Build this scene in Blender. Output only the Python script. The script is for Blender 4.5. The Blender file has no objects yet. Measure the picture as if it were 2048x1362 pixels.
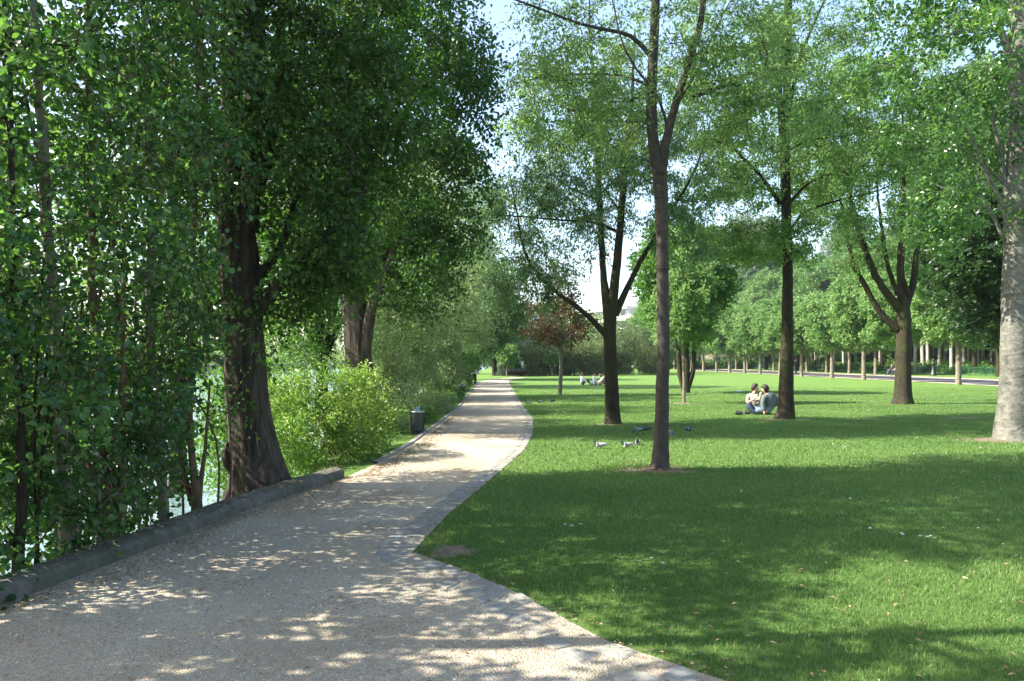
import bpy, bmesh, math
import numpy as np
from mathutils import Vector, Matrix

C = bpy.context.scene
COL = C.collection
R = np.random.default_rng(7)

# ------------------------------------------------------------------ camera, world, sun, exposure
CAM_H = 1.6
HOR = 722.0            # horizon row in the 2048 px wide photograph
FPX = 1536.0
cam_d = bpy.data.cameras.new('camera'); cam_d.lens = 27.0; cam_d.sensor_width = 36.0
cam_d.shift_y = (HOR - 681.0) / 2048.0
cam_d.clip_start = 0.05; cam_d.clip_end = 3000
cam = bpy.data.objects.new('camera', cam_d); COL.objects.link(cam)
cam.location = (0, 0, CAM_H); cam.rotation_euler = (math.radians(90), 0, 0)
C.camera = cam

SUN_EL = 43.0
SUN_DIR = np.array([1.0, 0.06])                       # ground direction in which shadows fall
w = bpy.data.worlds.new('World'); C.world = w; w.use_nodes = True
nt = w.node_tree; bg = nt.nodes['Background']
sky = nt.nodes.new('ShaderNodeTexSky'); sky.sky_type = 'NISHITA'; sky.sun_disc = False
sky.sun_elevation = math.radians(SUN_EL)
sky.sun_rotation = math.atan2(-SUN_DIR[0], -SUN_DIR[1])
sky.air_density = 1.0; sky.dust_density = 2.2; sky.ozone_density = 0.6
nt.links.new(sky.outputs[0], bg.inputs[0]); bg.inputs[1].default_value = 0.14

sl = bpy.data.lights.new('sun', 'SUN'); sl.energy = 5.0; sl.angle = math.radians(0.5); sl.color = (1.0, 0.94, 0.82)
so = bpy.data.objects.new('sun', sl); COL.objects.link(so)
_dn = np.append(SUN_DIR / np.linalg.norm(SUN_DIR) * math.cos(math.radians(SUN_EL)), -math.sin(math.radians(SUN_EL)))
so.rotation_euler = Vector(_dn).to_track_quat('-Z', 'Y').to_euler(); so.location = (-30, 0, 40)
C.view_settings.view_transform = 'Standard'; C.view_settings.look = 'None'
C.view_settings.exposure = 1.8; C.view_settings.gamma = 1.0
C.cycles.max_bounces = 7; C.cycles.diffuse_bounces = 3; C.cycles.glossy_bounces = 2
C.cycles.transmission_bounces = 4; C.cycles.transparent_max_bounces = 4; C.cycles.volume_bounces = 0

def G(px, py, z=0.0):                      # photo pixel on a level plane -> world
    d = FPX * (CAM_H - z) / (py - HOR)
    return np.array([(px - 1024.0) / FPX * d, d, z])
def P(px, py, d):                          # photo pixel at a distance -> world
    return np.array([(px - 1024.0) / FPX * d, d, CAM_H + (HOR - py) / FPX * d])

# ------------------------------------------------------------------ objects
def tag(o, label=None, cat=None, group=None, kind=None):
    if label: o['label'] = label
    if cat: o['category'] = cat
    if group: o['group'] = group
    if kind: o['kind'] = kind
    return o
def empty(name, loc, label, cat, group=None, rz=0.0):
    o = bpy.data.objects.new(name, None); COL.objects.link(o); o.location = [float(v) for v in loc]
    o.rotation_euler = (0, 0, rz); o.empty_display_size = 0.2
    return tag(o, label, cat, group)
def npmesh(name, V, F, mat, parent=None, smooth=False, tint=None, loc=None):
    """V (n,3); F = (m,k) array or a list of such arrays"""
    me = bpy.data.meshes.new(name)
    V = np.asarray(V, dtype=np.float32)
    Fs = F if isinstance(F, list) else [F]
    Fs = [np.asarray(f, dtype=np.int32) for f in Fs if len(f)]
    me.vertices.add(len(V)); me.vertices.foreach_set('co', V.ravel())
    tot = np.concatenate([np.full(len(f), f.shape[1], np.int32) for f in Fs])
    loops = np.concatenate([f.ravel() for f in Fs])
    st = np.concatenate([[0], np.cumsum(tot)[:-1]]).astype(np.int32)
    me.loops.add(len(loops)); me.loops.foreach_set('vertex_index', loops)
    me.polygons.add(len(tot)); me.polygons.foreach_set('loop_start', st)
    try: me.polygons.foreach_set('loop_total', tot)
    except Exception: pass
    me.polygons.foreach_set('use_smooth', np.full(len(tot), smooth))
    if tint is not None:
        a = me.attributes.new('tint', 'FLOAT', 'FACE'); a.data.foreach_set('value', np.asarray(tint, np.float32))
    me.materials.append(mat)
    me.update(calc_edges=True); me.validate()
    o = bpy.data.objects.new(name, me); COL.objects.link(o)
    if parent is not None: o.parent = parent
    if loc is not None: o.location = [float(v) for v in loc]
    return o
def bmobj(name, bm, mat, parent=None, smooth=False, loc=None):
    me = bpy.data.meshes.new(name); bm.normal_update(); bm.to_mesh(me); bm.free()
    for m in (mat if isinstance(mat, (list, tuple)) else [mat]): me.materials.append(m)
    if smooth:
        for p in me.polygons: p.use_smooth = True
    o = bpy.data.objects.new(name, me); COL.objects.link(o)
    if parent is not None: o.parent = parent
    if loc is not None: o.location = [float(v) for v in loc]
    return o
def copy_tree(o, loc, rz, label, group=None, scale=1.0, parent=None):
    c = o.copy(); COL.objects.link(c)
    c.location = [float(v) for v in loc]; c.rotation_euler = (0, 0, rz); c.scale = (scale,) * 3 if not isinstance(scale, tuple) else scale
    if label: c['label'] = label
    if group: c['group'] = group
    for ch in list(o.children):
        k = ch.copy(); COL.objects.link(k); k.parent = c
        for g in list(ch.children):
            q = g.copy(); COL.objects.link(q); q.parent = k
    return c

# ------------------------------------------------------------------ materials
def newmat(name):
    m = bpy.data.materials.new(name); m.use_nodes = True
    return m, m.node_tree, m.node_tree.nodes['Principled BSDF'], m.node_tree.nodes['Material Output']
def ramp(nt, fac, stops):
    n = nt.nodes.new('ShaderNodeValToRGB'); e = n.color_ramp.elements
    while len(e) < len(stops): e.new(0.5)
    for i, (p, c) in enumerate(stops):
        e[i].position = p; e[i].color = (*c, 1)
    nt.links.new(fac, n.inputs[0]); return n.outputs[0]
def noise(nt, vec, scale, detail=4, rough=0.6, dist=0.0):
    n = nt.nodes.new('ShaderNodeTexNoise'); n.inputs['Scale'].default_value = scale
    n.inputs['Detail'].default_value = detail; n.inputs['Roughness'].default_value = rough; n.inputs['Distortion'].default_value = dist
    if vec is not None: nt.links.new(vec, n.inputs['Vector'])
    return n.outputs['Fac']
def mapping(nt, scale=(1, 1, 1), src='Object'):
    tc = nt.nodes.new('ShaderNodeTexCoord'); mp = nt.nodes.new('ShaderNodeMapping')
    nt.links.new(tc.outputs[src], mp.inputs[0]); mp.inputs['Scale'].default_value = scale
    return mp.outputs[0]
def mix(nt, a, b, fac, mode='MIX'):
    n = nt.nodes.new('ShaderNodeMix'); n.data_type = 'RGBA'; n.blend_type = mode
    if isinstance(fac, (int, float)): n.inputs['Factor'].default_value = fac
    else: nt.links.new(fac, n.inputs['Factor'])
    for s, v in (('A', a), ('B', b)):
        i = [q for q in n.inputs if q.name == s and q.type == 'RGBA'][0]
        if isinstance(v, tuple): i.default_value = (*v, 1)
        else: nt.links.new(v, i)
    return [q for q in n.outputs if q.type == 'RGBA'][0]
def bump(nt, h, strength, dist, bsdf):
    b = nt.nodes.new('ShaderNodeBump'); b.inputs['Strength'].default_value = strength; b.inputs['Distance'].default_value = dist
    nt.links.new(h, b.inputs['Height']); nt.links.new(b.outputs[0], bsdf.inputs['Normal'])
def leafmat(name, lo, hi, tlo, thi, trans=0.45, rough=0.42, spec=0.5):
    m, nt, b, out = newmat(name)
    at = nt.nodes.new('ShaderNodeAttribute'); at.attribute_name = 'tint'
    c = ramp(nt, at.outputs['Fac'], [(0.0, lo), (1.0, hi)] if name != 'grass_blade' else [(0.0, lo), (.92, hi), (1.0, (.30, .27, .13))])
    t = ramp(nt, at.outputs['Fac'], [(0.0, tlo), (1.0, thi)])
    nt.links.new(c, b.inputs['Base Color']); b.inputs['Roughness'].default_value = rough
    b.inputs['Specular IOR Level'].default_value = spec
    tr = nt.nodes.new('ShaderNodeBsdfTranslucent'); nt.links.new(t, tr.inputs[0])
    mx = nt.nodes.new('ShaderNodeMixShader'); mx.inputs[0].default_value = trans
    nt.links.new(b.outputs[0], mx.inputs[1]); nt.links.new(tr.outputs[0], mx.inputs[2]); nt.links.new(mx.outputs[0], out.inputs[0])
    return m
def barkmat(name, lo, hi, scale=(1, 1, 1), nscale=6, strength=0.6, dist=0.03, moss=None, bands=None, rough=0.9):
    m, nt, b, out = newmat(name)
    v = mapping(nt, scale)
    n1 = noise(nt, v, nscale, 6, 0.65, 0.4)
    c = ramp(nt, n1, [(0.3, lo), (0.72, hi)])
    v2 = mapping(nt, (1, 1, 1))
    if moss:
        n2 = noise(nt, v2, 1.6, 4, 0.6); f = ramp(nt, n2, [(0.48, (0, 0, 0)), (0.62, (1, 1, 1))]); c = mix(nt, c, moss, f)
    if bands:
        v3 = mapping(nt, (0.7, 0.7, 6.0)); n3 = noise(nt, v3, 1.5, 4, 0.6, 0.5)
        f3 = ramp(nt, n3, [(0.60, (0, 0, 0)), (0.66, (1, 1, 1))]); c = mix(nt, c, bands, f3)
    nt.links.new(c, b.inputs['Base Color']); b.inputs['Roughness'].default_value = rough
    b.inputs['Specular IOR Level'].default_value = 0.2
    bump(nt, n1, strength, dist, b)
    return m
def plain(name, col, rough=0.6, metal=0.0, var=0.15, scale=12):
    m, nt, b, out = newmat(name)
    n = noise(nt, mapping(nt), scale, 4)
    lo = tuple(max(0, c * (1 - var)) for c in col); hi = tuple(min(1, c * (1 + var)) for c in col)
    nt.links.new(ramp(nt, n, [(0.3, lo), (0.7, hi)]), b.inputs['Base Color'])
    b.inputs['Roughness'].default_value = rough; b.inputs['Metallic'].default_value = metal
    return m

M = {}
M['poplar'] = leafmat('poplar_leaf', (.016, .060, .018), (.075, .160, .046), (.05, .17, .018), (.22, .42, .06), .44, .32, .6)
M['dense'] = leafmat('dense_leaf', (.022, .065, .014), (.070, .150, .030), (.06, .17, .012), (.16, .33, .03), .38, .45, .4)
M['ash'] = leafmat('ash_leaf', (.055, .122, .034), (.165, .255, .090), (.15, .32, .06), (.36, .52, .15), .55, .5, .35)
M['willow'] = leafmat('grey_leaf', (.065, .115, .055), (.240, .300, .160), (.18, .30, .08), (.44, .56, .20), .54, .42, .6)
M['blue'] = leafmat('blue_leaf', (.050, .110, .052), (.150, .230, .110), (.10, .24, .07), (.28, .44, .13), .42, .4, .5)
M['lime'] = leafmat('lime_leaf', (.060, .135, .035), (.165, .265, .085), (.14, .31, .06), (.29, .46, .13), .45, .5, .35)
M['yellow'] = leafmat('fresh_leaf', (.060, .135, .020), (.190, .275, .055), (.15, .34, .03), (.34, .50, .08), .42, .36, .6)
M['maple'] = leafmat('maple_leaf', (.030, .085, .018), (.090, .180, .030), (.08, .22, .02), (.20, .40, .04), .42, .45, .4)
M['silver'] = leafmat('silver_leaf', (.110, .160, .120), (.230, .290, .220), (.14, .22, .10), (.28, .38, .18), .35, .5, .4)
M['conifer'] = leafmat('conifer_leaf', (.020, .040, .028), (.050, .085, .055), (.02, .05, .03), (.05, .09, .04), .15, .6, .3)
M['bamboo'] = leafmat('bamboo_leaf', (.045, .085, .030), (.190, .235, .090), (.10, .18, .04), (.30, .36, .10), .4, .5, .4)
def redmat():
    m, nt, b, out = newmat('red_leaf')
    at = nt.nodes.new('ShaderNodeAttribute'); at.attribute_name = 'tint'
    c = ramp(nt, at.outputs['Fac'], [(0.0, (.13, .020, .015)), (0.30, (.17, .045, .018)), (0.42, (.08, .085, .022)), (1.0, (.055, .125, .028))])
    nt.links.new(c, b.inputs['Base Color']); b.inputs['Roughness'].default_value = .5
    tr = nt.nodes.new('ShaderNodeBsdfTranslucent'); nt.links.new(c, tr.inputs[0])
    mx = nt.nodes.new('ShaderNodeMixShader'); mx.inputs[0].default_value = .4
    nt.links.new(b.outputs[0], mx.inputs[1]); nt.links.new(tr.outputs[0], mx.inputs[2]); nt.links.new(mx.outputs[0], out.inputs[0])
    return m
M['red'] = redmat()
M['bark_old'] = barkmat('old_bark', (.018, .015, .011), (.110, .090, .068), (1, 1, .13), 14, 1.0, .06)
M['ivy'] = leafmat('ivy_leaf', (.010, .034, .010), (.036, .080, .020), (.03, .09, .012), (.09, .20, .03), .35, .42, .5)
M['bark_dark'] = barkmat('dark_bark', (.012, .010, .007), (.052, .042, .028), (1, 1, .22), 22, .9, .03, moss=(.034, .040, .012))
M['bark_grey'] = barkmat('grey_bark', (.036, .031, .025), (.092, .079, .064), (1, 1, .6), 12, .5, .015, bands=(.028, .022, .017))
M['bark_young'] = barkmat('young_bark', (.100, .085, .062), (.240, .210, .165), (1, 1, .5), 10, .4, .01, bands=(.05, .04, .03))
M['bark_white'] = barkmat('pale_bark', (.080, .080, .068), (.225, .218, .188), (1, 1, 1.6), 9, .9, .03, bands=(.10, .09, .07))
M['bark_birch'] = barkmat('birch_bark', (.230, .210, .180), (.460, .435, .390), (1, 1, 2.5), 4, .4, .02, bands=(.09, .07, .05))
M['bark_brown'] = barkmat('brown_bark', (.060, .038, .024), (.180, .115, .070), (1, 1, .3), 16, .6, .02)
M['concrete'] = None

# ground materials
def grass_mat():
    m, nt, b, out = newmat('lawn_turf')
    v = mapping(nt)
    n1 = noise(nt, v, 0.35, 5, 0.6); n2 = noise(nt, v, 14, 5, 0.7); n3 = noise(nt, v, 90, 3, 0.7)
    c1 = ramp(nt, n1, [(0.3, (.080, .155, .032)), (0.7, (.122, .205, .052))])
    c2 = ramp(nt, n2, [(0.3, (.060, .128, .024)), (0.7, (.152, .240, .068))])
    c = mix(nt, c1, c2, 0.55)
    n4 = noise(nt, v, 3.2, 5, 0.65); f = ramp(nt, n4, [(0.66, (0, 0, 0)), (0.78, (1, 1, 1))]); c = mix(nt, c, (.16, .15, .065), f)
    nt.links.new(c, b.inputs['Base Color']); b.inputs['Roughness'].default_value = .95; b.inputs['Specular IOR Level'].default_value = .1
    a = nt.nodes.new('ShaderNodeMath'); a.operation = 'ADD'; nt.links.new(n2, a.inputs[0]); nt.links.new(n3, a.inputs[1])
    bump(nt, a.outputs[0], .8, .04, b)
    return m
M['turf'] = grass_mat()
M['blade'] = leafmat('grass_blade', (.032, .086, .020), (.165, .268, .075), (.08, .20, .03), (.27, .42, .085), .35, .5, .35)
def gravel_mat():
    m, nt, b, out = newmat('path_gravel')
    v = mapping(nt)
    n0 = noise(nt, v, 0.5, 4, 0.6); n1 = noise(nt, v, 60, 6, 0.75)
    vo = nt.nodes.new('ShaderNodeTexVoronoi'); vo.inputs['Scale'].default_value = 75; nt.links.new(v, vo.inputs['Vector'])
    c = ramp(nt, n1, [(0.30, (.240, .190, .135)), (0.48, (.420, .365, .280)), (0.70, (.585, .525, .415))])
    c = mix(nt, c, vo.outputs['Color'], 0.08)
    c0 = ramp(nt, n0, [(0.35, (.80, .76, .70)), (0.65, (1, 1, 1))]); c = mix(nt, c, c0, 1.0, 'MULTIPLY')
    # brown leaf debris in drifts
    n2 = noise(nt, v, 26, 4, 0.8); n3 = noise(nt, v, 1.1, 4, 0.6)
    mm = nt.nodes.new('ShaderNodeMath'); mm.operation = 'MULTIPLY_ADD'; nt.links.new(n3, mm.inputs[0]); mm.inputs[1].default_value = .55; nt.links.new(n2, mm.inputs[2])
    f = ramp(nt, mm.outputs[0], [(0.86, (0, 0, 0)), (0.93, (.75, .75, .75))]); c = mix(nt, c, (.17, .105, .065), f)
    nt.links.new(c, b.inputs['Base Color']); b.inputs['Roughness'].default_value = .95; b.inputs['Specular IOR Level'].default_value = .15
    a = nt.nodes.new('ShaderNodeMath'); a.operation = 'ADD'; nt.links.new(n1, a.inputs[0]); nt.links.new(vo.outputs['Distance'], a.inputs[1])
    bump(nt, a.outputs[0], .9, .012, b)
    return m
M['gravel'] = gravel_mat()
M['pebble'] = leafmat('pebble', (.22, .18, .14), (.62, .58, .50), (.2, .2, .2), (.3, .3, .3), 0.0, .9, .2)
M['litter'] = leafmat('dry_leaf', (.12, .080, .048), (.40, .31, .19), (.2, .13, .06), (.35, .25, .13), .15, .8, .2)
M['soil'] = plain('bare_soil', (.15, .115, .075), .95, 0, .45, 20)
M['asphalt'] = plain('promenade_asphalt', (.22, .185, .175), .95, 0, .25, 3)
M['sand'] = plain('sandy_verge', (.52, .42, .34), .95, 0, .15, 6)
def stone_mat(name, a, b_, moss, sc=8, far=False):
    m, nt, b, out = newmat(name)
    v = mapping(nt); n1 = noise(nt, v, sc, 7, .7); n2 = noise(nt, v, 1.7, 5, .65); n3 = noise(nt, v, 90, 3, .7)
    c = ramp(nt, n1, [(0.3, a), (0.7, b_)]); f = ramp(nt, n2, [(0.42, (0, 0, 0)), (0.62, (.8, .8, .8))]); c = mix(nt, c, moss, f)
    f3 = ramp(nt, n3, [(0.35, (.7, .7, .7)), (0.65, (1.0, 1.0, 1.0))]); c = mix(nt, c, f3, 1.0, 'MULTIPLY')
    nt.links.new(c, b.inputs['Base Color']); b.inputs['Roughness'].default_value = .92; b.inputs['Specular IOR Level'].default_value = .2
    bump(nt, n1, .8, .02, b)
    return m
M['wall_stone'] = stone_mat('weathered_stone', (.075, .072, .060), (.200, .190, .160), (.080, .090, .060))
M['cobble'] = stone_mat('cobble_stone', (.205, .205, .190), (.350, .350, .320), (.27, .25, .20), 10)
def water_mat():
    m, nt, b, out = newmat('river_water')
    b.inputs['Base Color'].default_value = (.13, .20, .20, 1); b.inputs['Roughness'].default_value = .12
    b.inputs['IOR'].default_value = 1.33; b.inputs['Specular IOR Level'].default_value = 1.0
    v = mapping(nt, (1, 1, 1)); n1 = noise(nt, v, 3.2, 4, .6, .5); bump(nt, n1, .7, .12, b)
    return m
M['water'] = water_mat()
M['bank'] = plain('bank_earth', (.060, .055, .032), .95, 0, .5, 5)

# ------------------------------------------------------------------ tubes and trees
def unit(a): return a / (np.linalg.norm(a, axis=-1, keepdims=True) + 1e-9)
class Tubes:
    def __init__(s): s.V = []; s.F = []; s.n = 0
    def add(s, pts, rad, sides=6, ribs=None, cap=True):
        pts = np.asarray(pts, float); rad = np.asarray(rad, float); n = len(pts)
        t = unit(np.gradient(pts, axis=0)); ref = np.array([1.0, 0, 0]) if abs(t[:, 0]).mean() < .7 else np.array([0, 1.0, 0])
        u = unit(np.cross(t, ref)); v = np.cross(t, u)
        th = np.linspace(0, 2 * np.pi, sides, endpoint=False)
        rr = rad[:, None] * np.ones(sides)[None]
        if ribs is not None: rr = rr * ribs(pts, th, rad)
        ring = pts[:, None] + rr[..., None] * (np.cos(th)[None, :, None] * u[:, None] + np.sin(th)[None, :, None] * v[:, None])
        i = np.arange(n - 1)[:, None] * sides; j = np.arange(sides)[None]; k = (j + 1) % sides
        f = np.stack([i + j, i + k, i + sides + k, i + sides + j], -1).reshape(-1, 4) + s.n
        s.V.append(ring.reshape(-1, 3)); s.F.append(f); s.n += n * sides
    def build(s, name, mat, parent, base=(0, 0, 0)):
        V = np.concatenate(s.V) - np.asarray(base, float)
        return npmesh(name, V, np.concatenate(s.F), mat, parent, smooth=True)
def smoothline(pts, step=.3, jit=.0, rng=R):
    pts = np.asarray(pts, float)
    if len(pts) > 2:                                   # Catmull-Rom
        p = np.vstack([2 * pts[0] - pts[1], pts, 2 * pts[-1] - pts[-2]]); out = []
        for i in range(1, len(p) - 2):
            L = np.linalg.norm(p[i + 1, :3] - p[i, :3]); m = max(2, int(L / step))
            t = np.linspace(0, 1, m, endpoint=False)[:, None]
            out.append(.5 * ((2 * p[i]) + (-p[i - 1] + p[i + 1]) * t + (2 * p[i - 1] - 5 * p[i] + 4 * p[i + 1] - p[i + 2]) * t ** 2 + (-p[i - 1] + 3 * p[i] - 3 * p[i + 1] + p[i + 2]) * t ** 3))
        out.append(pts[-1:]); q = np.vstack(out)
    else:
        L = np.linalg.norm(pts[1, :3] - pts[0, :3]); m = max(2, int(L / step))
        q = pts[0] + (pts[1] - pts[0]) * np.linspace(0, 1, m + 1)[:, None]
    if jit: q[1:-1, :3] += rng.normal(0, jit, (len(q) - 2, 3))
    return q
def leaf_arrays(Pp, A, N, size, wid, shape):
    A = unit(A); N = N - A * (A * N).sum(1, keepdims=True); N = unit(N); S = np.cross(A, N)
    s = size[:, None]; n = len(Pp)
    if shape == 'hex':
        rows = [(0, 0, 0), (.22, .46, .10), (.62, .36, .06), (1, 0, -.12), (.62, -.36, .06), (.22, -.46, .10)]
        V = np.stack([Pp + s * (a * A + b * wid * S + c * N) for a, b, c in rows], 1).reshape(-1, 3)
        k = np.arange(n)[:, None] * 6
        F = np.concatenate([k + np.array([0, 1, 2, 3]), k + np.array([0, 3, 4, 5])], 1).reshape(-1, 4)
    else:
        rows = [(0, 0, 0), (.42, .5, .10), (1, 0, -.08), (.42, -.5, .10)]
        V = np.stack([Pp + s * (a * A + b * wid * S + c * N) for a, b, c in rows], 1).reshape(-1, 3)
        k = np.arange(n)[:, None] * 4
        F = np.concatenate([k + np.array([0, 1, 2]), k + np.array([0, 2, 3])], 1).reshape(-1, 3)
    return V, F
def make_leaves(name, mat, parent, base, cl, K, crad, size, wid=.8, shape='kite', droop=.3, up=.6, rng=R, tmix=None, tb=.5, ts=.22, dirs=None, flat=.7, twigs=None):
    """K leaves round every clump centre, set along a few short sprays"""
    m = len(cl); K = np.broadcast_to(K, (m,)); idx = np.repeat(np.arange(m), K); n = len(idx)
    crad = np.broadcast_to(crad, (m,)); size = np.broadcast_to(size, (m,))
    nsp = 7; sp = unit(rng.normal(0, 1, (m, nsp, 3)) * np.array([1, 1, flat])); which = rng.integers(0, nsp, n)
    D = sp[idx, which]; t = rng.uniform(.05, 1.0, n) ** .75
    cr = crad[idx][:, None]
    pos = cl[idx] + D * t[:, None] * cr + rng.normal(0, .13, (n, 3)) * cr
    pos[:, 2] -= droop * .5 * t ** 2 * crad[idx]
    A = D * .6 + rng.normal(0, .7, (n, 3)); A[:, 2] -= droop
    N = rng.normal(0, .75, (n, 3)); N[:, 2] += up
    sz = size[idx] * rng.uniform(.45, 1.0, n) ** .8 * 1.20
    V, F = leaf_arrays(pos, A, N, sz, wid, shape)
    ct = rng.normal(tb, ts, m) if tmix is None else tmix
    tn = np.clip(ct[idx] + rng.normal(0, .2, n), 0, 1)
    if twigs is not None:
        TV = []; c0 = np.repeat(cl, nsp, 0); D0 = sp.reshape(-1, 3); c_r = np.repeat(crad, nsp)[:, None]; u = unit(np.cross(D0, np.array([.3, .2, 1.0]))); v = np.cross(D0, u)
        for tt, rr in ((0, .0034), (.5, .0026), (1.0, .0012)):
            pc = c0 + D0 * tt * c_r; pc[:, 2] -= droop * .5 * tt ** 2 * c_r[:, 0]
            for a in (0, 2.094, 4.189): TV.append(pc + rr * (math.cos(a) * u + math.sin(a) * v))
        V9 = np.stack(TV, 1).reshape(-1, 3); k = np.arange(len(c0))[:, None] * 9
        F9 = np.concatenate([k + np.array([r * 3 + q, r * 3 + (q + 1) % 3, r * 3 + 3 + (q + 1) % 3, r * 3 + 3 + q]) for r in (0, 1) for q in range(3)], 0)
        npmesh('sprays', V9 - np.asarray(base), F9, M[twigs], parent)
    return npmesh(name, V - np.asarray(base), F, mat, parent, tint=np.repeat(tn, 2))
def clumps(ells, voids=0, vr=.5, rng=R, hollow=.5):
    out = []
    for (cx, cy, cz, rx, ry, rz, n) in ells:
        d = unit(rng.normal(0, 1, (n, 3))); r = rng.uniform(hollow ** 3, 1, n) ** (1 / 3.)
        out.append(np.array([cx, cy, cz]) + d * r[:, None] * np.array([rx, ry, rz]))
    c = np.concatenate(out)
    if voids:
        v = c[rng.integers(0, len(c), voids)] + rng.normal(0, .3, (voids, 3))
        dd = np.linalg.norm(c[:, None] - v[None], axis=2).min(1); c = c[dd > vr]
    return c
def grow(skel, cl, mat, root, base, sides=8, twig=.006, ribs=None, jit=.012, expo=.42, zpen=.8, maxr=.5, rng=R, name='trunk', bsides=5):
    """skel: list of (points[n,4] = x,y,z,r); limbs are then grown out to every foliage clump"""
    T = Tubes(); pos = []; tan = []; rad = []; par = []
    for q, (pts, jj) in enumerate(skel):
        s = smoothline(pts, .22 if sides > 12 else .3, 0, rng)
        if len(s) > 3: s[1:-1, :2] += rng.normal(0, jit * jj, (len(s) - 2, 2))
        T.add(s[:, :3], s[:, 3], sides if q == 0 or s[0, 3] > .1 else max(6, sides // 2), ribs if (q == 0 or s[0, 3] > .1) else None)
        tg = unit(np.gradient(s[:, :3], axis=0)); n0 = len(pos)
        k0 = int(len(s) * .0)
        for i in range(len(s)):
            pos.append(s[i, :3]); tan.append(tg[i]); rad.append(s[i, 3]); par.append(-1)
    if cl is None or not len(cl):
        return T.build(name, mat, root, base)
    pos = np.array(pos); tan = np.array(tan); nsk = len(pos)
    d0 = np.linalg.norm(cl[:, None] - pos[None], axis=2).min(1); order = np.argsort(d0)
    cap = nsk + len(cl) * 40
    Pn = np.zeros((cap, 3)); Tn = np.zeros((cap, 3)); Rn = np.zeros(cap); Pa = np.full(cap, -1); cnt = np.zeros(cap)
    Pn[:nsk] = pos; Tn[:nsk] = tan; Rn[:nsk] = rad; n = nsk; chains = []
    lowz = np.asarray(base)[2] + .0
    for ci in order:
        c = cl[ci]; dv = c - Pn[:n]; d = np.linalg.norm(dv, axis=1)
        cost = d + zpen * np.maximum(0, Pn[:n, 2] - c[2]) + .25 * (Rn[:n] < .02) * 0
        a = int(np.argmin(cost)); L = d[a]; p0 = Pn[a]
        if L < .12: continue
        ctl = p0 + Tn[a] * L * .3 + dv[a] * .25 + np.array([0, 0, .12 * L])
        m = min(30, max(2, int(L / .28))); t = np.linspace(0, 1, m + 1)[1:, None]
        q = (1 - t) ** 2 * p0 + 2 * t * (1 - t) * ctl + t ** 2 * c
        q[:-1] += rng.normal(0, .022 * min(L, 1.5), (m - 1 if m > 1 else 0, 3)) if m > 1 else 0
        Pn[n:n + m] = q; Tn[n:n + m] = unit(np.diff(np.vstack([p0, q]), axis=0))
        Pa[n] = a; Pa[n + 1:n + m] = np.arange(n, n + m - 1)
        chains.append((a, n, m)); n += m
        k = n - 1
        while k >= nsk: cnt[k] += 1; k = Pa[k]
    for (a, s, m) in chains:
        par_r = Rn[a]; r = twig * cnt[s:s + m] ** expo
        r = np.minimum(r, par_r * (.85 if a >= nsk else .6)); r = np.minimum(r, maxr)
        for k in range(1, m): r[k] = min(r[k], r[k - 1])
        Rn[s:s + m] = r
        pts = np.vstack([Pn[a], Pn[s:s + m]]); rr = np.append(min(par_r * .9, r[0] * 1.25), r)
        T.add(pts, rr, bsides if r[0] < .03 else max(bsides, 7))
    return T.build(name, mat, root, base)
def bark_ribs(amp, k, seed=0, flare=0.0, z0=0.0):
    g = np.random.default_rng(seed); ph = g.uniform(0, 6.28, 6); ks = [k, k + 3, 2 * k + 1, 3 * k + 2, 2, 3]; am = [.5, .35, .3, .2, .35, .3]
    def f(p, th, rad):
        z = p[:, 2][:, None]; o = np.zeros((len(p), len(th)))
        for a, b, c in zip(am, ks, ph): o += a * np.sin(b * th[None] + c + .35 * np.sin(z * 1.3 + c))
        fl = flare * np.exp(-np.maximum(0, z - z0) / .28) * (1 + .45 * np.sin(4 * th[None] + ph[0]))
        return 1 + amp * o + fl
    return f
def tree(name, label, cat, base, skel, cl, bark, leaf, K, crad, size, group=None, sides=8, ribs=None, wid=.8, shape='kite', droop=.3, up=.6, twig=.006,
         jit=.012, expo=.42, zpen=.8, tb=.5, ts=.22, tmix=None, flat=.7, bsides=5, cname='crown'):
    root = empty(name, base, label, cat, group)
    grow(skel, cl, M[bark], root, base, sides, twig, ribs, jit, expo, zpen, bsides=bsides)
    make_leaves(cname, M[leaf], root, base, cl, K, crad, size, wid, shape, droop, up, tb=tb, ts=ts, tmix=tmix, flat=flat)
    return root
def pxline(rows, d):            # rows (px, py, radius [, d]) -> points
    out = []
    for r in rows:
        p = P(r[0], r[1], r[3] if len(r) > 3 else d); out.append([*p, r[2]])
    return np.array(out)

# ------------------------------------------------------------------ terrain
WALL = np.array([(-4.3, 0.0), (-3.75, 3.0), (-3.33, 5.0), (-3.16, 6.0), (-3.0, 7.0), (-2.86, 8.0), (-2.62, 9.1), (-2.30, 10.55)])
def wall_x(y): return np.interp(y, WALL[:, 1], WALL[:, 0])
def edge_x(y):                  # where the level ground ends towards the river
    y = np.asarray(y, float)
    return np.where(y < 10.6, wall_x(y) - .30, np.interp(y, [10.6, 14, 20, 60, 400], [-2.65, -3.0, -4.2, -5.0, -6.0]))
def ground_z(x, y):
    x = np.asarray(x, float); y = np.asarray(y, float); e = edge_x(y)
    z = np.where(x < e, np.maximum(-2.6, (x - e) * .85), 0.0)
    s = np.clip((x - 50.5) / 6, 0, 1); s = s * s * (3 - 2 * s)
    return z + s * (.9 + .15 * np.sin(y * .21))
xs = np.unique(np.concatenate([np.linspace(-12, -8, 3), np.linspace(-8, 8, 129), np.linspace(8, 60, 66), np.linspace(60, 500, 20)]))
ys = np.unique(np.concatenate([np.linspace(-40, 0, 9), np.linspace(0, 30, 121), np.linspace(30, 200, 80), np.linspace(200, 700, 16)]))
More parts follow.
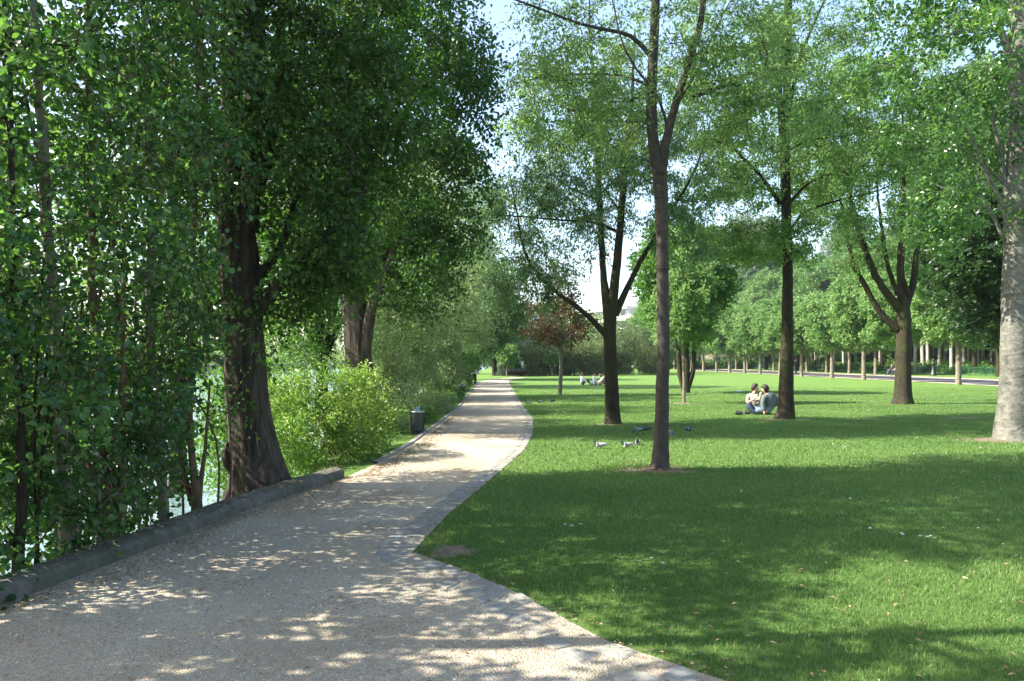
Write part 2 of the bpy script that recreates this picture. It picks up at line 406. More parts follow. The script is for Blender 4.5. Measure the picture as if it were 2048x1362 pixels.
Xg, Yg = np.meshgrid(xs, ys)
# snap one column to the bank edge so that the break follows the wall
Zg = ground_z(Xg, Yg)
V = np.stack([Xg, Yg, Zg], -1).reshape(-1, 3); nx = len(xs)
ii = np.arange(len(ys) - 1)[:, None] * nx + np.arange(nx - 1)[None]
F = np.stack([ii, ii + 1, ii + nx + 1, ii + nx], -1).reshape(-1, 4)
lawn = npmesh('lawn', V, F, M['turf'], smooth=True); tag(lawn, kind='structure')
V = np.array([(-75, -60, -1.75), (-5, -60, -1.75), (-5, 700, -1.75), (-75, 700, -1.75)], float)
tag(npmesh('river_water', V, np.array([[0, 1, 2, 3]]), M['water']), kind='structure')
V = []; 
for y in (-60, 700): V += [(-74, y, -2.5), (-76, y, .6), (-80, y, .8), (-300, y, 2.0)]
tag(npmesh('far_bank_ground', np.array(V, float), np.array([[0, 1, 5, 4], [1, 2, 6, 5], [2, 3, 7, 6]]), M['bank']), kind='structure')

# path sheet
EDGE_OUT = np.array([(3.4, 1.2), (2.0, 3.0), (1.35, 3.55), (.93, 3.97), (.54, 4.38), (.39, 4.64), (.06, 5.25), (-.40, 5.9), (-.83, 6.42), (-.68, 7.9), (-.33, 10.1), (.20, 13.6), (.45, 17), (.58, 21.2), (.46, 25), (.29, 31.5), (.02, 45), (-.27, 60), (.1, 68), (1.2, 73.5)])
EDGE_IN = np.array([(2.9, 1.0), (1.55, 2.8), (.95, 3.25), (.62, 3.7), (.30, 4.10), (.12, 4.42), (-.16, 4.93), (-.62, 5.6), (-1.13, 6.36), (-.97, 7.85), (-.60, 10.1), (-.05, 13.6), (.22, 17), (.37, 21.2), (.26, 25), (.1, 31.5), (-.15, 45)])
LEFT = np.array([(-4.3, 0.0), (-3.75, 3.0), (-3.33, 5.0), (-3.16, 6.0), (-3.0, 7.0), (-2.86, 8.0), (-2.62, 9.1), (-2.27, 10.6), (-2.1, 12), (-1.98, 13.8), (-1.90, 16.5), (-1.82, 26), (-2.0, 34), (-2.2, 44), (-2.5, 58), (-2.0, 66), (.2, 74.6), (1.2, 74.8)])
def sheet(name, poly, z, mat, kind='structure'):
    bm = bmesh.new(); vs = [bm.verts.new((float(a), float(b), z)) for a, b in poly]
    f = bm.faces.new(vs); bmesh.ops.triangulate(bm, faces=[f])
    bm.normal_update()
    if sum(q.normal.z for q in bm.faces) < 0: bmesh.ops.reverse_faces(bm, faces=bm.faces[:])
    return tag(bmobj(name, bm, mat), kind=kind)
poly = np.vstack([[(8, -20)], [(6, -1)], EDGE_OUT, LEFT[::-1], [(-4.6, -20)]])
sheet('gravel_path', poly, .006, M['gravel'])
sheet('promenade', [(31.6, 20), (40.0, 20), (40.0, 190), (31.6, 190)], .006, M['asphalt'])
sheet('sandy_verge', [(40.0, 20), (41.6, 20), (41.6, 190), (40.0, 190)], .006, M['sand'])
sheet('sandy_verge', [(31.2, 20), (31.6, 20), (31.6, 190), (31.2, 190)], .006, M['sand'])

def soil_patch(cx, cy, rx, ry, seed):
    g = np.random.default_rng(seed); th = np.linspace(0, 2 * np.pi, 34, endpoint=False)
    r = 1 + .18 * np.sin(3 * th + g.uniform(0, 6)) + .12 * np.sin(7 * th + g.uniform(0, 6)) + g.normal(0, .05, 34)
    V = [(0, 0, .012)] + [(rx * q * .55 * np.cos(t), ry * q * .55 * np.sin(t), .010) for t, q in zip(th, r)] + [(rx * q * np.cos(t), ry * q * np.sin(t), .0035) for t, q in zip(th, r)]
    F3 = [(0, 1 + i, 1 + (i + 1) % 34) for i in range(34)]; F4 = [(1 + i, 35 + i, 35 + (i + 1) % 34, 1 + (i + 1) % 34) for i in range(34)]
    o = npmesh('soil', np.array(V), [np.array(F3), np.array(F4)], M['soil'], smooth=True, loc=(cx, cy, 0)); tag(o, kind='structure')
SOIL = [(2.15, 11.25, .55, .33), (2.56, 19.5, .42, .35), (7.45, 21.1, .75, .36), (9.9, 21.3, .8, .15), (14.5, 28.6, .7, .42), (10.0, 15.5, .95, .65), (6.5, 29, .45, .45), (12.5, 21.5, .8, .2),
        (-.50, 6.45, .20, .22)]
for i, (a, b, c, d) in enumerate(SOIL): soil_patch(a, b, c, d, i)

# low stone wall along the river edge
def wall_obj():
    s = smoothline(np.c_[WALL, np.zeros(len(WALL))], .12)
    s = s[:, :2]; t = unit(np.gradient(s, axis=0)); nrm = np.c_[t[:, 1], -t[:, 0]]           # points to the path
    prof = [(.02, -.15), (.0, .0), (-.005, .08), (-.03, .115), (-.07, .13), (-.15, .135), (-.22, .13), (-.26, .11), (-.28, .06), (-.285, -.6)]
    g = np.random.default_rng(3); m = len(prof)
    V = np.zeros((len(s), m, 3))
    low = np.convolve(g.normal(0, 1, (len(s) + 12)), np.ones(9) / 9, 'same')[6:-6]
    for j, (a, z) in enumerate(prof):
        V[:, j, :2] = s + nrm * (a + g.normal(0, .004, (len(s), 1))); V[:, j, 2] = z + (g.normal(0, .003, len(s)) + low * .012) * (z > .01)
    V = V.reshape(-1, 3)
    ii = np.arange(len(s) - 1)[:, None] * m + np.arange(m - 1)[None]
    F = np.stack([ii, ii + 1, ii + m + 1, ii + m], -1).reshape(-1, 4)
    V = np.vstack([V, V[-m:]]); cap = np.array([list(range(len(V) - m, len(V)))])
    o = npmesh('low_stone_wall', V, [F, cap], M['wall_stone'], smooth=False)
    return tag(o, 'low weathered grey stone wall curving along the gravel path above the water', 'wall')
wall_obj()

# cobble edging
def cobbles():
    g = np.random.default_rng(5); V = []; F = []; n = 0
    eo = smoothline(np.c_[EDGE_OUT[:17], np.zeros(17)], .05)[:, :2]; ei = smoothline(np.c_[EDGE_IN, np.zeros(17)], .05)[:, :2]
    # arc-parametrise both edges on the same parameter
    def param(a, ctrl):
        L = np.concatenate([[0], np.cumsum(np.linalg.norm(np.diff(a, axis=0), axis=1))]); k = [np.argmin(np.linalg.norm(a - c, axis=1)) for c in ctrl]
        return np.interp(np.arange(len(a)), k, np.arange(len(ctrl))), L
    po, Lo = param(eo, EDGE_OUT[:17]); pi, Li = param(ei, EDGE_IN)
    def at(t, f):
        o = np.array([np.interp(t, po, eo[:, 0]), np.interp(t, po, eo[:, 1])]); i = np.array([np.interp(t, pi, ei[:, 0]), np.interp(t, pi, ei[:, 1])])
        return o * (1 - f) + i * f
    for row, (f0, f1) in enumerate([(0.03, .50), (.53, 1.0)]):
        t = 0.0
        while t < 15.9:
            k = int(t); seg = np.linalg.norm(EDGE_OUT[min(k + 1, 16)] - EDGE_OUT[k]); big = t < 7.6
            ln = g.uniform(.17, .30) if big else g.uniform(.13, .19)
            t1 = t + ln / max(seg, .05)
            t1 = min(t1, 16.0); gp = .018 / seg
            a, b, c, d = at(t + gp, f0), at(t1 - gp, f0), at(t1 - gp, f1), at(t + gp, f1)
            j = .022 if big else .01
            q = np.array([a, b, c, d]) + g.normal(0, j, (4, 2)); ce = q.mean(0)
            top = g.uniform(.010, .017); m = 12
            if big and g.random() < (.6 if t < 5.5 else .12): top = .004
            if t > 12 and g.random() < .4: top = .004
            # rounded outline
            ang = []
            for e in range(4):
                p0, p1, p2 = q[e - 1], q[e], q[(e + 1) % 4]
                ang += [p1 + (p0 - p1) * .22, p1 + (ce - p1) * .07, p1 + (p2 - p1) * .22]
            ang = np.array(ang); inn = ce + (ang - ce) * .86
            V += [(x, y, -.02) for x, y in ang] + [(x, y, top - .006) for x, y in ang] + [(x, y, top + g.normal(0, .001)) for x, y in inn]
            for e in range(m):
                h = (e + 1) % m
                F += [(n + e, n + h, n + m + h, n + m + e), (n + m + e, n + m + h, n + 2 * m + h, n + 2 * m + e)]
            F2.append([n + 2 * m + e for e in range(m)]); n += 3 * m
            t = t1
            if t1 >= 16.0: break
    return np.array(V), np.array(F)
F2 = []
Vc, Fc = cobbles()
tag(npmesh('kerb_stones', Vc, [Fc, np.array(F2)], M['cobble']), kind='structure')
# thin stone edge on the river side of the path
def strip(name, line, width, h, mat):
    s = smoothline(np.c_[line, np.zeros(len(line))], .5)[:, :2]; t = unit(np.gradient(s, axis=0)); nm = np.c_[-t[:, 1], t[:, 0]]
    m = len(s); V = np.concatenate([np.c_[s, np.full(m, -.03)], np.c_[s, np.full(m, h)], np.c_[s + nm * width, np.full(m, h)], np.c_[s + nm * width, np.full(m, -.03)]])
    i = np.arange(m - 1); F = np.concatenate([np.stack([i + k * m, i + k * m + 1, i + (k + 1) * m + 1, i + (k + 1) * m], -1) for k in range(3)])
    return tag(npmesh(name, V, F, mat), kind='structure')
strip('path_edging', LEFT[8:15], .09, .03, M['cobble'])

# ------------------------------------------------------------------ grass blades, pebbles, dry leaves (uncountable)
def edge_out_x(y): return np.interp(y, EDGE_OUT[8:, 1], EDGE_OUT[8:, 0])
def on_lawn(x, y):
    a = np.where(y >= 6.42, x > edge_out_x(y) + .01, x > np.interp(y, EDGE_OUT[:9, 1][::1], EDGE_OUT[:9, 0][::1]) + .01)
    return a
def edge_wob(x, y): return .035 * np.sin(x * 9 + 3 * np.sin(y * 5)) + .03 * np.sin(y * 13 + x * 4) + .03
def in_soil(x, y, k=1.0):
    r = np.zeros(len(x), bool)
    for (a, b, c, d) in SOIL: r |= ((x - a) / c) ** 2 + ((y - b) / d) ** 2 < k
    return r
def grass():
    g = np.random.default_rng(11); Vs = []; Fs = []; Ts = []; n = 0
    for (y0, y1, dens, h, wd) in [(2.6, 5.2, 5200, .030, .0042), (5.2, 7.5, 3000, .032, .0055), (7.5, 11, 1400, .036, .008), (11, 16, 600, .040, .012), (16, 26, 620, .030, .011), (26, 44, 230, .028, .017)]:
        x0, x1 = -1.2, y1 * .70 + 1.0; N = int((x1 - x0) * (y1 - y0) * dens)
        x = g.uniform(x0, x1, N); y = g.uniform(y0, y1, N); y = y0 + (y - y0) * np.where(g.random(N) < .3, 1.18, 1.0) if y1 < 40 else y0 + (y1 - y0) * (1 - np.sqrt(1 - (y - y0) / (y1 - y0))) * 1.25
        k = on_lawn(x - edge_wob(x, y), y) & ~(in_soil(x, y, 1.0) & (g.random(N) < .93 - .75 * (~in_soil(x, y, .45)))) & (x < y * .70 + 1.0); x = x[k]; y = y[k]; N = len(x)
        patch = .5 + .5 * np.sin(x * 2.1 + 1.3 * np.sin(y * 1.7)) * np.sin(y * 2.6 + 1.1 * np.sin(x * 1.3))
        hh = h * g.uniform(.55, 1.25, N) * (.75 + .5 * patch)
        for (a, b, r) in [(2.2, 5.15, .33), (3.4, 6.6, .3), (1.0, 8.6, .4), (0.2, 5.55, .25)]: hh *= 1 + .9 * np.exp(-((x - a) ** 2 + (y - b) ** 2 * 2) / r ** 2)
        th = g.uniform(0, 2 * np.pi, N); lean = g.uniform(.1, .75, N); la = g.uniform(0, 2 * np.pi, N)
        dx = np.cos(th) * wd * .5; dy = np.sin(th) * wd * .5; lx = np.cos(la) * lean * hh; ly = np.sin(la) * lean * hh
        z = np.zeros(N)
        v = np.stack([np.c_[x - dx, y - dy, z], np.c_[x + dx, y + dy, z], np.c_[x + dx * .75 + lx * .35, y + dy * .75 + ly * .35, hh * .6], np.c_[x - dx * .75 + lx * .35, y - dy * .75 + ly * .35, hh * .6], np.c_[x + lx, y + ly, hh * .95]], 1).reshape(-1, 3)
        i = np.arange(N)[:, None] * 5 + n; Vs.append(v); Fs.append((i + np.array([0, 1, 2, 3]), i + np.array([3, 2, 4]))); n += 5 * N
        dry = g.random(N) < .035
        big = np.sin(x * .9 + 2.2 * np.sin(y * .55 + 1)) * np.sin(y * 1.2 + 1.7 * np.sin(x * .7)); t = np.clip(.46 + .22 * (patch - .5) + .13 * big + g.normal(0, .17, N) + dry * .6, 0, 1); Ts.append(t)
    V = np.concatenate(Vs); F4 = np.concatenate([f[0] for f in Fs]); F3 = np.concatenate([f[1] for f in Fs]); T = np.concatenate(Ts)
    o = npmesh('grass', V, [F4, F3], M['blade'], tint=np.concatenate([T, T])); tag(o, 'short green grass blades growing over the lawn', 'grass', kind='stuff')
grass()
def pebbles():
    g = np.random.default_rng(12); N = 26000
    y = 2.6 + 7.5 * g.random(N) ** 1.5; x = g.uniform(-4.2, 2.6, N); k = (x > wall_x(y) + .02) & (x < np.where(y > 6.36, np.interp(y, EDGE_IN[8:, 1], EDGE_IN[8:, 0]), np.interp(y, EDGE_IN[:9, 1], EDGE_IN[:9, 0])) + .1)
    x = x[k]; y = y[k]; N = len(x); s = g.uniform(.0025, .0075, N) * (1 + .5 * (g.random(N) < .05))
    o = np.array([(1, 0, 0), (0, 1, 0), (-1, 0, 0), (0, -1, 0), (0, 0, .8)], float)
    th = g.uniform(0, 6.28, N); c, sn = np.cos(th), np.sin(th)
    v = o[None] * s[:, None, None] * g.uniform(.7, 1.3, (N, 5, 1)); vx = v[..., 0] * c[:, None] - v[..., 1] * sn[:, None]; vy = v[..., 0] * sn[:, None] + v[..., 1] * c[:, None]
    V = np.stack([vx + x[:, None], vy + y[:, None], v[..., 2] + .0065], -1).reshape(-1, 3); i = np.arange(N)[:, None] * 5
    F = np.concatenate([i + np.array([0, 1, 4]), i + np.array([1, 2, 4]), i + np.array([2, 3, 4]), i + np.array([3, 0, 4])], 1).reshape(-1, 3)
    tag(npmesh('gravel', V, F, M['pebble'], tint=np.repeat(g.random(N), 4)), 'loose pale gravel stones lying on the path', 'gravel', kind='stuff')
pebbles()
def litter():
    g = np.random.default_rng(13); pts = []
    N = 5200; y = 2.6 + 8 * g.random(N) ** 1.1; x = wall_x(y) + .03 + np.abs(g.normal(0, .20, N)) * (1 + .6 * np.sin(y * 2.3)); pts.append(np.c_[x, y, np.full(N, .012), g.uniform(.007, .02, N)])
    N = 900; y = 2.8 + 8 * g.random(N); x = wall_x(y) - .14 + g.normal(0, .06, N); pts.append(np.c_[x, y, np.full(N, .146), g.uniform(.008, .018, N)])
    N = 2200; y = 10.6 + 12 * g.random(N) ** 1.3; x = np.interp(y, LEFT[:, 1][:17], LEFT[:, 0][:17]) + .12 + np.abs(g.normal(0, .16, N)); pts.append(np.c_[x, y, np.full(N, .012), g.uniform(.012, .03, N)])
    N = 1500; y = 2.6 + 11 * g.random(N) ** 1.3; x = g.uniform(-3, 1.0, N); pts.append(np.c_[x, y, np.full(N, .012), g.uniform(.008, .02, N)])
    N = 800; y = 3 + 10 * g.random(N) ** 1.2; e = np.where(y > 6.42, edge_out_x(y), np.interp(y, EDGE_OUT[:9, 1], EDGE_OUT[:9, 0])); pts.append(np.c_[e + g.normal(0, .09, N), y, np.full(N, .03), g.uniform(.008, .02, N)])
    N = 1500; y = 3.2 + 9 * g.random(N) ** 1.1; x = g.uniform(-.6, 8, N); k = on_lawn(x, y); x = x[k]; y = y[k]; pts.append(np.c_[x, y, np.full(len(x), .038), g.uniform(.014, .032, len(x))])
    N = 500; a = g.uniform(0, 6.28, N); r = np.abs(g.normal(0, .38, N)); pts.append(np.c_[2.1 + r * np.cos(a) * 1.2, 11.2 + r * np.sin(a), np.full(N, .035), g.uniform(.012, .03, N)])
    q = np.concatenate(pts); n = len(q)
    A = g.normal(0, 1, (n, 3)); A[:, 2] *= .15; Nn = g.normal(0, .35, (n, 3)); Nn[:, 2] += 1
    V, F = leaf_arrays(q[:, :3], A, Nn, q[:, 3] * 1.6, .38, 'kite')
    tag(npmesh('leaf_litter', V, F, M['litter'], tint=np.repeat(g.random(n), 2)), 'dry brown leaf scraps scattered over path and lawn', 'leaf litter', kind='stuff')
litter()

# ------------------------------------------------------------------ trees on the river side (left)
def B(px, py, r, d): return [*P(px, py, d), r]
# thicket of young poplars behind the wall: foliage clumps in one volume, each given to its nearest stem
def bank_clumps(n):
    g = np.random.default_rng(21); x = g.uniform(-7.6, -2.75, n); y = g.uniform(2.4, 9.2, n); z = g.uniform(-.7, 8.6, n)
    front = x > -3.25
    keep = (x < wall_x(y) + np.clip((z - 1.2) * .18, -.18, .55)) & ~((z < .5) & (g.random(n) < .25)) & ~((z < .0) & (g.random(n) < .4))
    px = 1024 + FPX * x / y; py = HOR - FPX * (z - CAM_H) / y
    keep &= ~((y > 7.6) & (z < .9) & (x > -3.6))
    # open windows to the bright sky and water beyond
    for (a, b, rr) in [(-6.3, 7.4, .9), (-5.6, 5.2, .5), (-5.0, 8.6, .7)]:
        keep &= ~((np.abs(y - b) < rr) & (np.abs(x - a) < rr) & (z > 2.2) & (z < 3.6))
    out = px < -260
    keep &= ~(out & (g.random(n) < .97)) & ~((y < 5.6) & (z > 4.6)) & ~((z > 5.5) & (g.random(n) < .35))
    return np.c_[x, y, z][keep]
THICK = [ # base x,y,z, rows of the stem (px,py,r), label
  ('poplar_tree', 'young pale-barked poplar with straight mottled stem at the far left above the water', 6.4,
   [(140, 1150, .062), (124, 900, .056), (113, 650, .05), (96, 400, .045), (85, 250, .042), (78, 120, .036), (66, -80, .03), (60, -500, .02), (70, -900, .008)],
   [[(92, 385, .024), (45, 270, .018), (5, 120, .012)], [(88, 390, .022), (64, 250, .017), (30, 100, .012)], [(115, 700, .02), (60, 560, .014), (20, 470, .008)]], 'bark_young'),
  ('poplar_tree', 'slim pale poplar stem rising straight from the thicket midway to the old trunk', 7.9,
   [(330, 1060, .06), (322, 900, .05), (306, 700, .046), (302, 560, .042), (303, 440, .038), (293, 280, .032), (288, 100, .028), (280, -200, .02), (285, -600, .008)],
   [[(306, 470, .02), (322, 380, .017), (334, 250, .012), (340, 90, .008)], [(308, 640, .018), (250, 620, .014), (190, 560, .01)]], 'bark_young'),
  ('poplar_tree', 'thick brown leaning poplar stump with upright shoots behind the wall', 7.1,
   [(228, 1090, .11), (218, 1010, .085), (205, 930, .06), (195, 760, .045), (186, 560, .038), (180, 300, .03), (176, 0, .022), (170, -500, .008)],
   [[(236, 1085, .07), (246, 1000, .05), (240, 860, .03), (250, 640, .02), (246, 400, .012)], [(222, 1070, .05), (180, 960, .03), (160, 800, .02), (165, 600, .01)]], 'bark_brown'),
  ('poplar_tree', 'dark crooked poplar stem nearest the left edge of the picture', 5.7,
   [(36, 1200, .045), (44, 1000, .035), (40, 850, .03), (30, 600, .026), (22, 300, .022), (10, -100, .015), (4, -700, .006)],
   [[(42, 960, .02), (75, 840, .014), (95, 700, .009)]], 'bark_dark'),
  ('poplar_tree', 'slender brown poplar with vertical shoots just left of the old furrowed trunk', 8.7,
   [(392, 1020, .07), (385, 930, .045), (378, 800, .035), (384, 620, .03), (390, 400, .025), (396, 100, .018), (400, -400, .007)],
   [[(396, 1010, .04), (410, 900, .02), (420, 760, .012)], [(386, 1010, .04), (362, 900, .025), (350, 740, .014)]], 'bark_brown'),
]
thk = bank_clumps(4300)
_px = 1024 + FPX * thk[:, 0] / thk[:, 1]; _py = HOR - FPX * (thk[:, 2] - CAM_H) / thk[:, 1]
_low = np.random.default_rng(5).random(len(thk)) < np.interp(thk[:, 2] + .7 * np.sin(thk[:, 0] * 3 + thk[:, 1] * 2), [-.5, .5, 3.2, 5], [.22, .0, .34, .42])       # thinner above, fuller at eye level
_win = (np.abs(thk[:, 0] / thk[:, 1] + .388) < .036) & (np.abs((thk[:, 2] - 1.6) / thk[:, 1] + .145) < .050)
thk = thk[~_low & ~_win & ~((np.abs(thk[:, 0] / thk[:, 1] + .609) < .022) & (thk[:, 1] < 6.5) & (thk[:, 2] > 2.7) & (thk[:, 2] < 4.0)) & ~((np.abs(thk[:, 0] / thk[:, 1] + .469) < .016) & (thk[:, 1] < 8.0) & (thk[:, 2] > 1.7) & (thk[:, 2] < 3.2))]
thk = thk[~((np.abs(thk[:, 0] / thk[:, 1] + .345) < .055) & (thk[:, 1] > 5) & (thk[:, 2] < 3.6))]
stems = np.array([P(t[3][2][0], 722, t[2])[:2] for t in THICK] + [[-5.4, 4.0], [-6.4, 7.2]])
own = np.argmin(np.linalg.norm(thk[:, None, :2] - stems[None], axis=2), axis=1)
g0 = np.random.default_rng(31)
def upper(cx, cy, z0, z1, r, n, g=g0):
    z = g.uniform(z0, z1, n); th = g.uniform(0, 6.28, n); q = np.sqrt(g.random(n)) * r * np.clip((z1 - z) / (z1 - z0) * 1.3 + .12, 0, 1)
    return np.c_[cx + q * np.cos(th), cy + q * np.sin(th), z]
def bank_tree(i, name, label, base, skel, cl, bark, hi, group='young poplars crowding the river bank'):
    """fine leaves low down, coarser ones far above the frame"""
    root = empty(name, base, label, 'tree', group)
    allc = np.vstack([cl, hi]) if len(hi) else cl
    grow(skel, allc, M[bark], root, base, 8, .0045, None, .01, .42, .5, bsides=5)
    K = np.where(allc[:, 2] > 8.2, 40, np.interp(allc[:, 2], [.5, 3.5], [112, 92]).astype(int)); sz = np.where(allc[:, 2] > 8.2, .105, .066); cr = np.where(allc[:, 2] > 8.2, .75, .44)
    make_leaves('crown', M['poplar'], root, base, allc, K, cr, sz, .85, 'hex', .35, .5, tb=.46, ts=.28, flat=.85, twigs=bark)
    return root
for i, (nm, lab, d, rows, limbs, bark) in enumerate(THICK):
    base = P(rows[0][0], rows[0][1], d); base[2] = float(ground_z(base[0], base[1])) - .05
    pts = [[*base, rows[0][2] * 1.1]] + [B(a, b, c, d) for a, b, c in rows[(0 if P(rows[0][0], rows[0][1], d)[2] > base[2] + .1 else 1):]]
    skel = [(pts, 1)] + [([B(a, b, c, d + g0.normal(0, .1) * k) for k, (a, b, c) in enumerate(l)], 1) for l in limbs]
    # suckers: thin upright shoots round the foot
    for k in range(3):
        a = g0.uniform(0, 6.28); rr = g0.uniform(.1, .42); x0, y0 = base[0] + rr * math.cos(a), base[1] + rr * math.sin(a)
        x0 = min(x0, float(wall_x(y0)) - .36)
        h = g0.uniform(1.4, 3.4); r0 = g0.uniform(.009, .02)
        skel.append(([[x0, y0, float(ground_z(x0, y0)) - .05, r0], [x0 + g0.normal(0, .06), y0 + g0.normal(0, .06), h * .45, r0 * .8], [x0 + g0.normal(0, .18), y0 + g0.normal(0, .18), h, r0 * .4]], .6))
    top = 12.5
    bank_tree(i, nm, lab, base, skel, thk[own == i], bark, upper(base[0] - .4, base[1], 8.2, top, 1.5, 34 if base[1] > 7 else 5))
# two more stems rooted lower on the bank, nearer the camera and farther out
for j, (x, y, lab, top, rr, nn) in enumerate([(-5.4, 4.0, 'leafy poplar rooted low on the bank, its outer twigs entering at the left edge', 9.0, 1.6, 8), (-6.4, 7.2, 'poplar standing out over the water behind the young pale stems', 14.5, 1.9, 70)]):
    zb = float(ground_z(x, y)); base = np.array([x, y, zb - .1])
    skel = [([[x, y, zb - .1, .13], [x + .1, y + .1, 2, .10], [x - .1, y, 6, .075], [x, y + .1, 10, .04], [x, y, top, .01]], 1), ([[x + .05, y, 1.4, .05], [x + .7, y + .5, 3.4, .03], [x + .9, y + .8, 6, .012]], 1), ([[x, y, 2.2, .05], [x - .6, y - .6, 4.4, .03], [x - .9, y - .8, 7, .012]], 1)]
    bank_tree(9, 'poplar_tree', lab, base, skel, thk[own == 5 + j], 'bark_young', upper(x, y, 8.2, top, rr, nn))
# unseen poplars added off frame, crowns shaped to shade the path and lawn
for j, (x, y, lab, top, rr, nn) in enumerate([(-4.9, .9, 'unseen tall poplar added beside the camera, crown shaped to shade the path', 11, 1.6, 8), (-6.2, -2.6, 'unseen tall poplar added for shade on the bank behind the camera', 15, 2.2, 40)]):
    zb = float(ground_z(x, y)); base = np.array([x, y, zb - .1])
    skel = [([[x, y, zb - .1, .2], [x + .1, y, 3, .16], [x, y + .1, 9, .1], [x, y, top, .02]], 1)]
    cl = clumps([(x - .8, y + (1.6 if j == 0 else 0), 6.4, 2.9, 3.0, 3.2, 150)], 12, .95, rng=g0, hollow=.1); cl = np.vstack([cl, clumps([(x - .9, y + (1.7 if j == 0 else 0), 3.7, 2.2, 2.7, 1.5, 66)], 7, .8, g0, .1)]); cl = cl[~((cl[:, 1] > 3.3) & (cl[:, 2] > 5.6))]
    root = empty('poplar_tree', base, lab, 'tree', 'unseen poplars added to shade the foreground')
    al = np.vstack([cl, upper(x, y, 6.5, top, rr, nn)])
    grow(skel, al, M['bark_old'], root, base, 10, .006, None, .02)
    make_leaves('crown', M['poplar'], root, base, al, 330, .60, .105, .85, 'kite', .3, .5)

# the old furrowed poplar
def old_poplar_a():
    d = 9.7; base = np.array([-3.22, d, float(ground_z(-3.22, d)) - .25])
    g = np.random.default_rng(41)
    tr = [[-3.16, d, base[2], .40], B(520, 960, .33, d), B(502, 860, .285, d), B(492, 740, .262, d), B(485, 620, .25, d), B(477, 500, .24, d), B(472, 420, .20, d), B(470, 300, .15, d), B(462, 100, .12, d), B(470, -300, .09, d), B(480, -1200, .05, d), B(480, -2100, .012, d)]
    sk = [(tr, .6),
      ([B(488, 460, .17, d), B(500, 380, .15, d - .05), B(505, 220, .12, d - .1), B(515, 0, .10, d - .2), B(520, -500, .07, d - .2), B(530, -1500, .02, d)], .8),
      ([B(495, 430, .12, d + .1), B(520, 360, .09, d + .2), B(545, 250, .07, d + .3), B(560, 80, .055, d + .4), B(590, -300, .03, d + .4)], .8),
      ([B(500, 640, .13, d - .05), B(535, 595, .085, d - .1), B(585, 545, .065, d - .15), B(650, 470, .045, d - .3), B(730, 380, .025, d - .4)], .8),
      ([B(505, 560, .08, d), B(560, 500, .05, d + .2), B(590, 400, .04, d + .4), B(660, 300, .025, d + .6)], .8),
      ([B(468, 500, .09, d + .1), B(435, 400, .06, d + .2), B(415, 260, .045, d + .2), B(400, 60, .03, d + .3)], .8),
      ([B(478, 690, .10, d - .05), B(440, 660, .075, d), B(415, 610, .05, d + .1), B(390, 540, .03, d + .2)], .8),
      ([B(480, 750, .075, d), B(440, 720, .05, d + .1), B(400, 712, .03, d + .3)], .8),
      ([B(470, 940, .09, d - .05), B(452, 915, .06, d - .1), B(455, 885, .02, d - .1)], .5)]
    x, y = -3.1, d
    cl = clumps([(-3.5, y, 5.2, 1.25, 1.5, 2.2, 150), (-2.35, y + .1, 4.9, 1.15, 1.4, 2.6, 190), (-2.6, y - .1, 3.0, 1.1, 1.2, 1.0, 70), (-3.9, y + .2, 3.1, .9, 1.2, 1.2, 60), (-3.0, y, 7.6, 1.9, 1.7, 2.0, 130), (-1.7, y + .2, 5.4, .6, 1.1, 1.8, 46)], 10, .45, g, .35)
    cl = cl[~((cl[:, 0] > -2.1) & (cl[:, 2] < 2.6))]
    # keep the furrowed trunk in view
    front = (cl[:, 1] < d + .1) & (np.abs(cl[:, 0] / cl[:, 1] - np.interp(cl[:, 2], [0, 2, 4], [-.335, -.350, -.357])) < .06) & (cl[:, 2] < 4.3) & (g.random(len(cl)) < .93); cl = cl[~front]
    front = None; sprig = np.array([P(470, 600, d - .5), P(455, 610, d - .45), P(500, 705, d - .5), P(470, 800, d - .5), P(455, 825, d - .5)])
    cl = np.vstack([cl, sprig])
    hi = upper(x, y, 9, 21, 2.3, 170, g); al = np.vstack([cl, hi])
    root = empty('poplar_tree', base, 'huge old poplar with deeply furrowed dark leaning trunk behind the low stone wall', 'tree', 'old poplars on the river bank')
    grow(sk, al, M['bark_old'], root, base, 40, .006, bark_ribs(.10, 5, 3, .28, base[2] + .5), .012)
    K = np.where(al[:, 2] > 9, 60, 86); sz = np.where(al[:, 2] > 9, .12, .066); cr = np.where(al[:, 2] > 9, .85, .44)
    make_leaves('crown', M['dense'], root, base, al, K, cr, sz, .85, 'hex', .45, .5, tb=.42, ts=.26, twigs='bark_dark')
old_poplar_a()
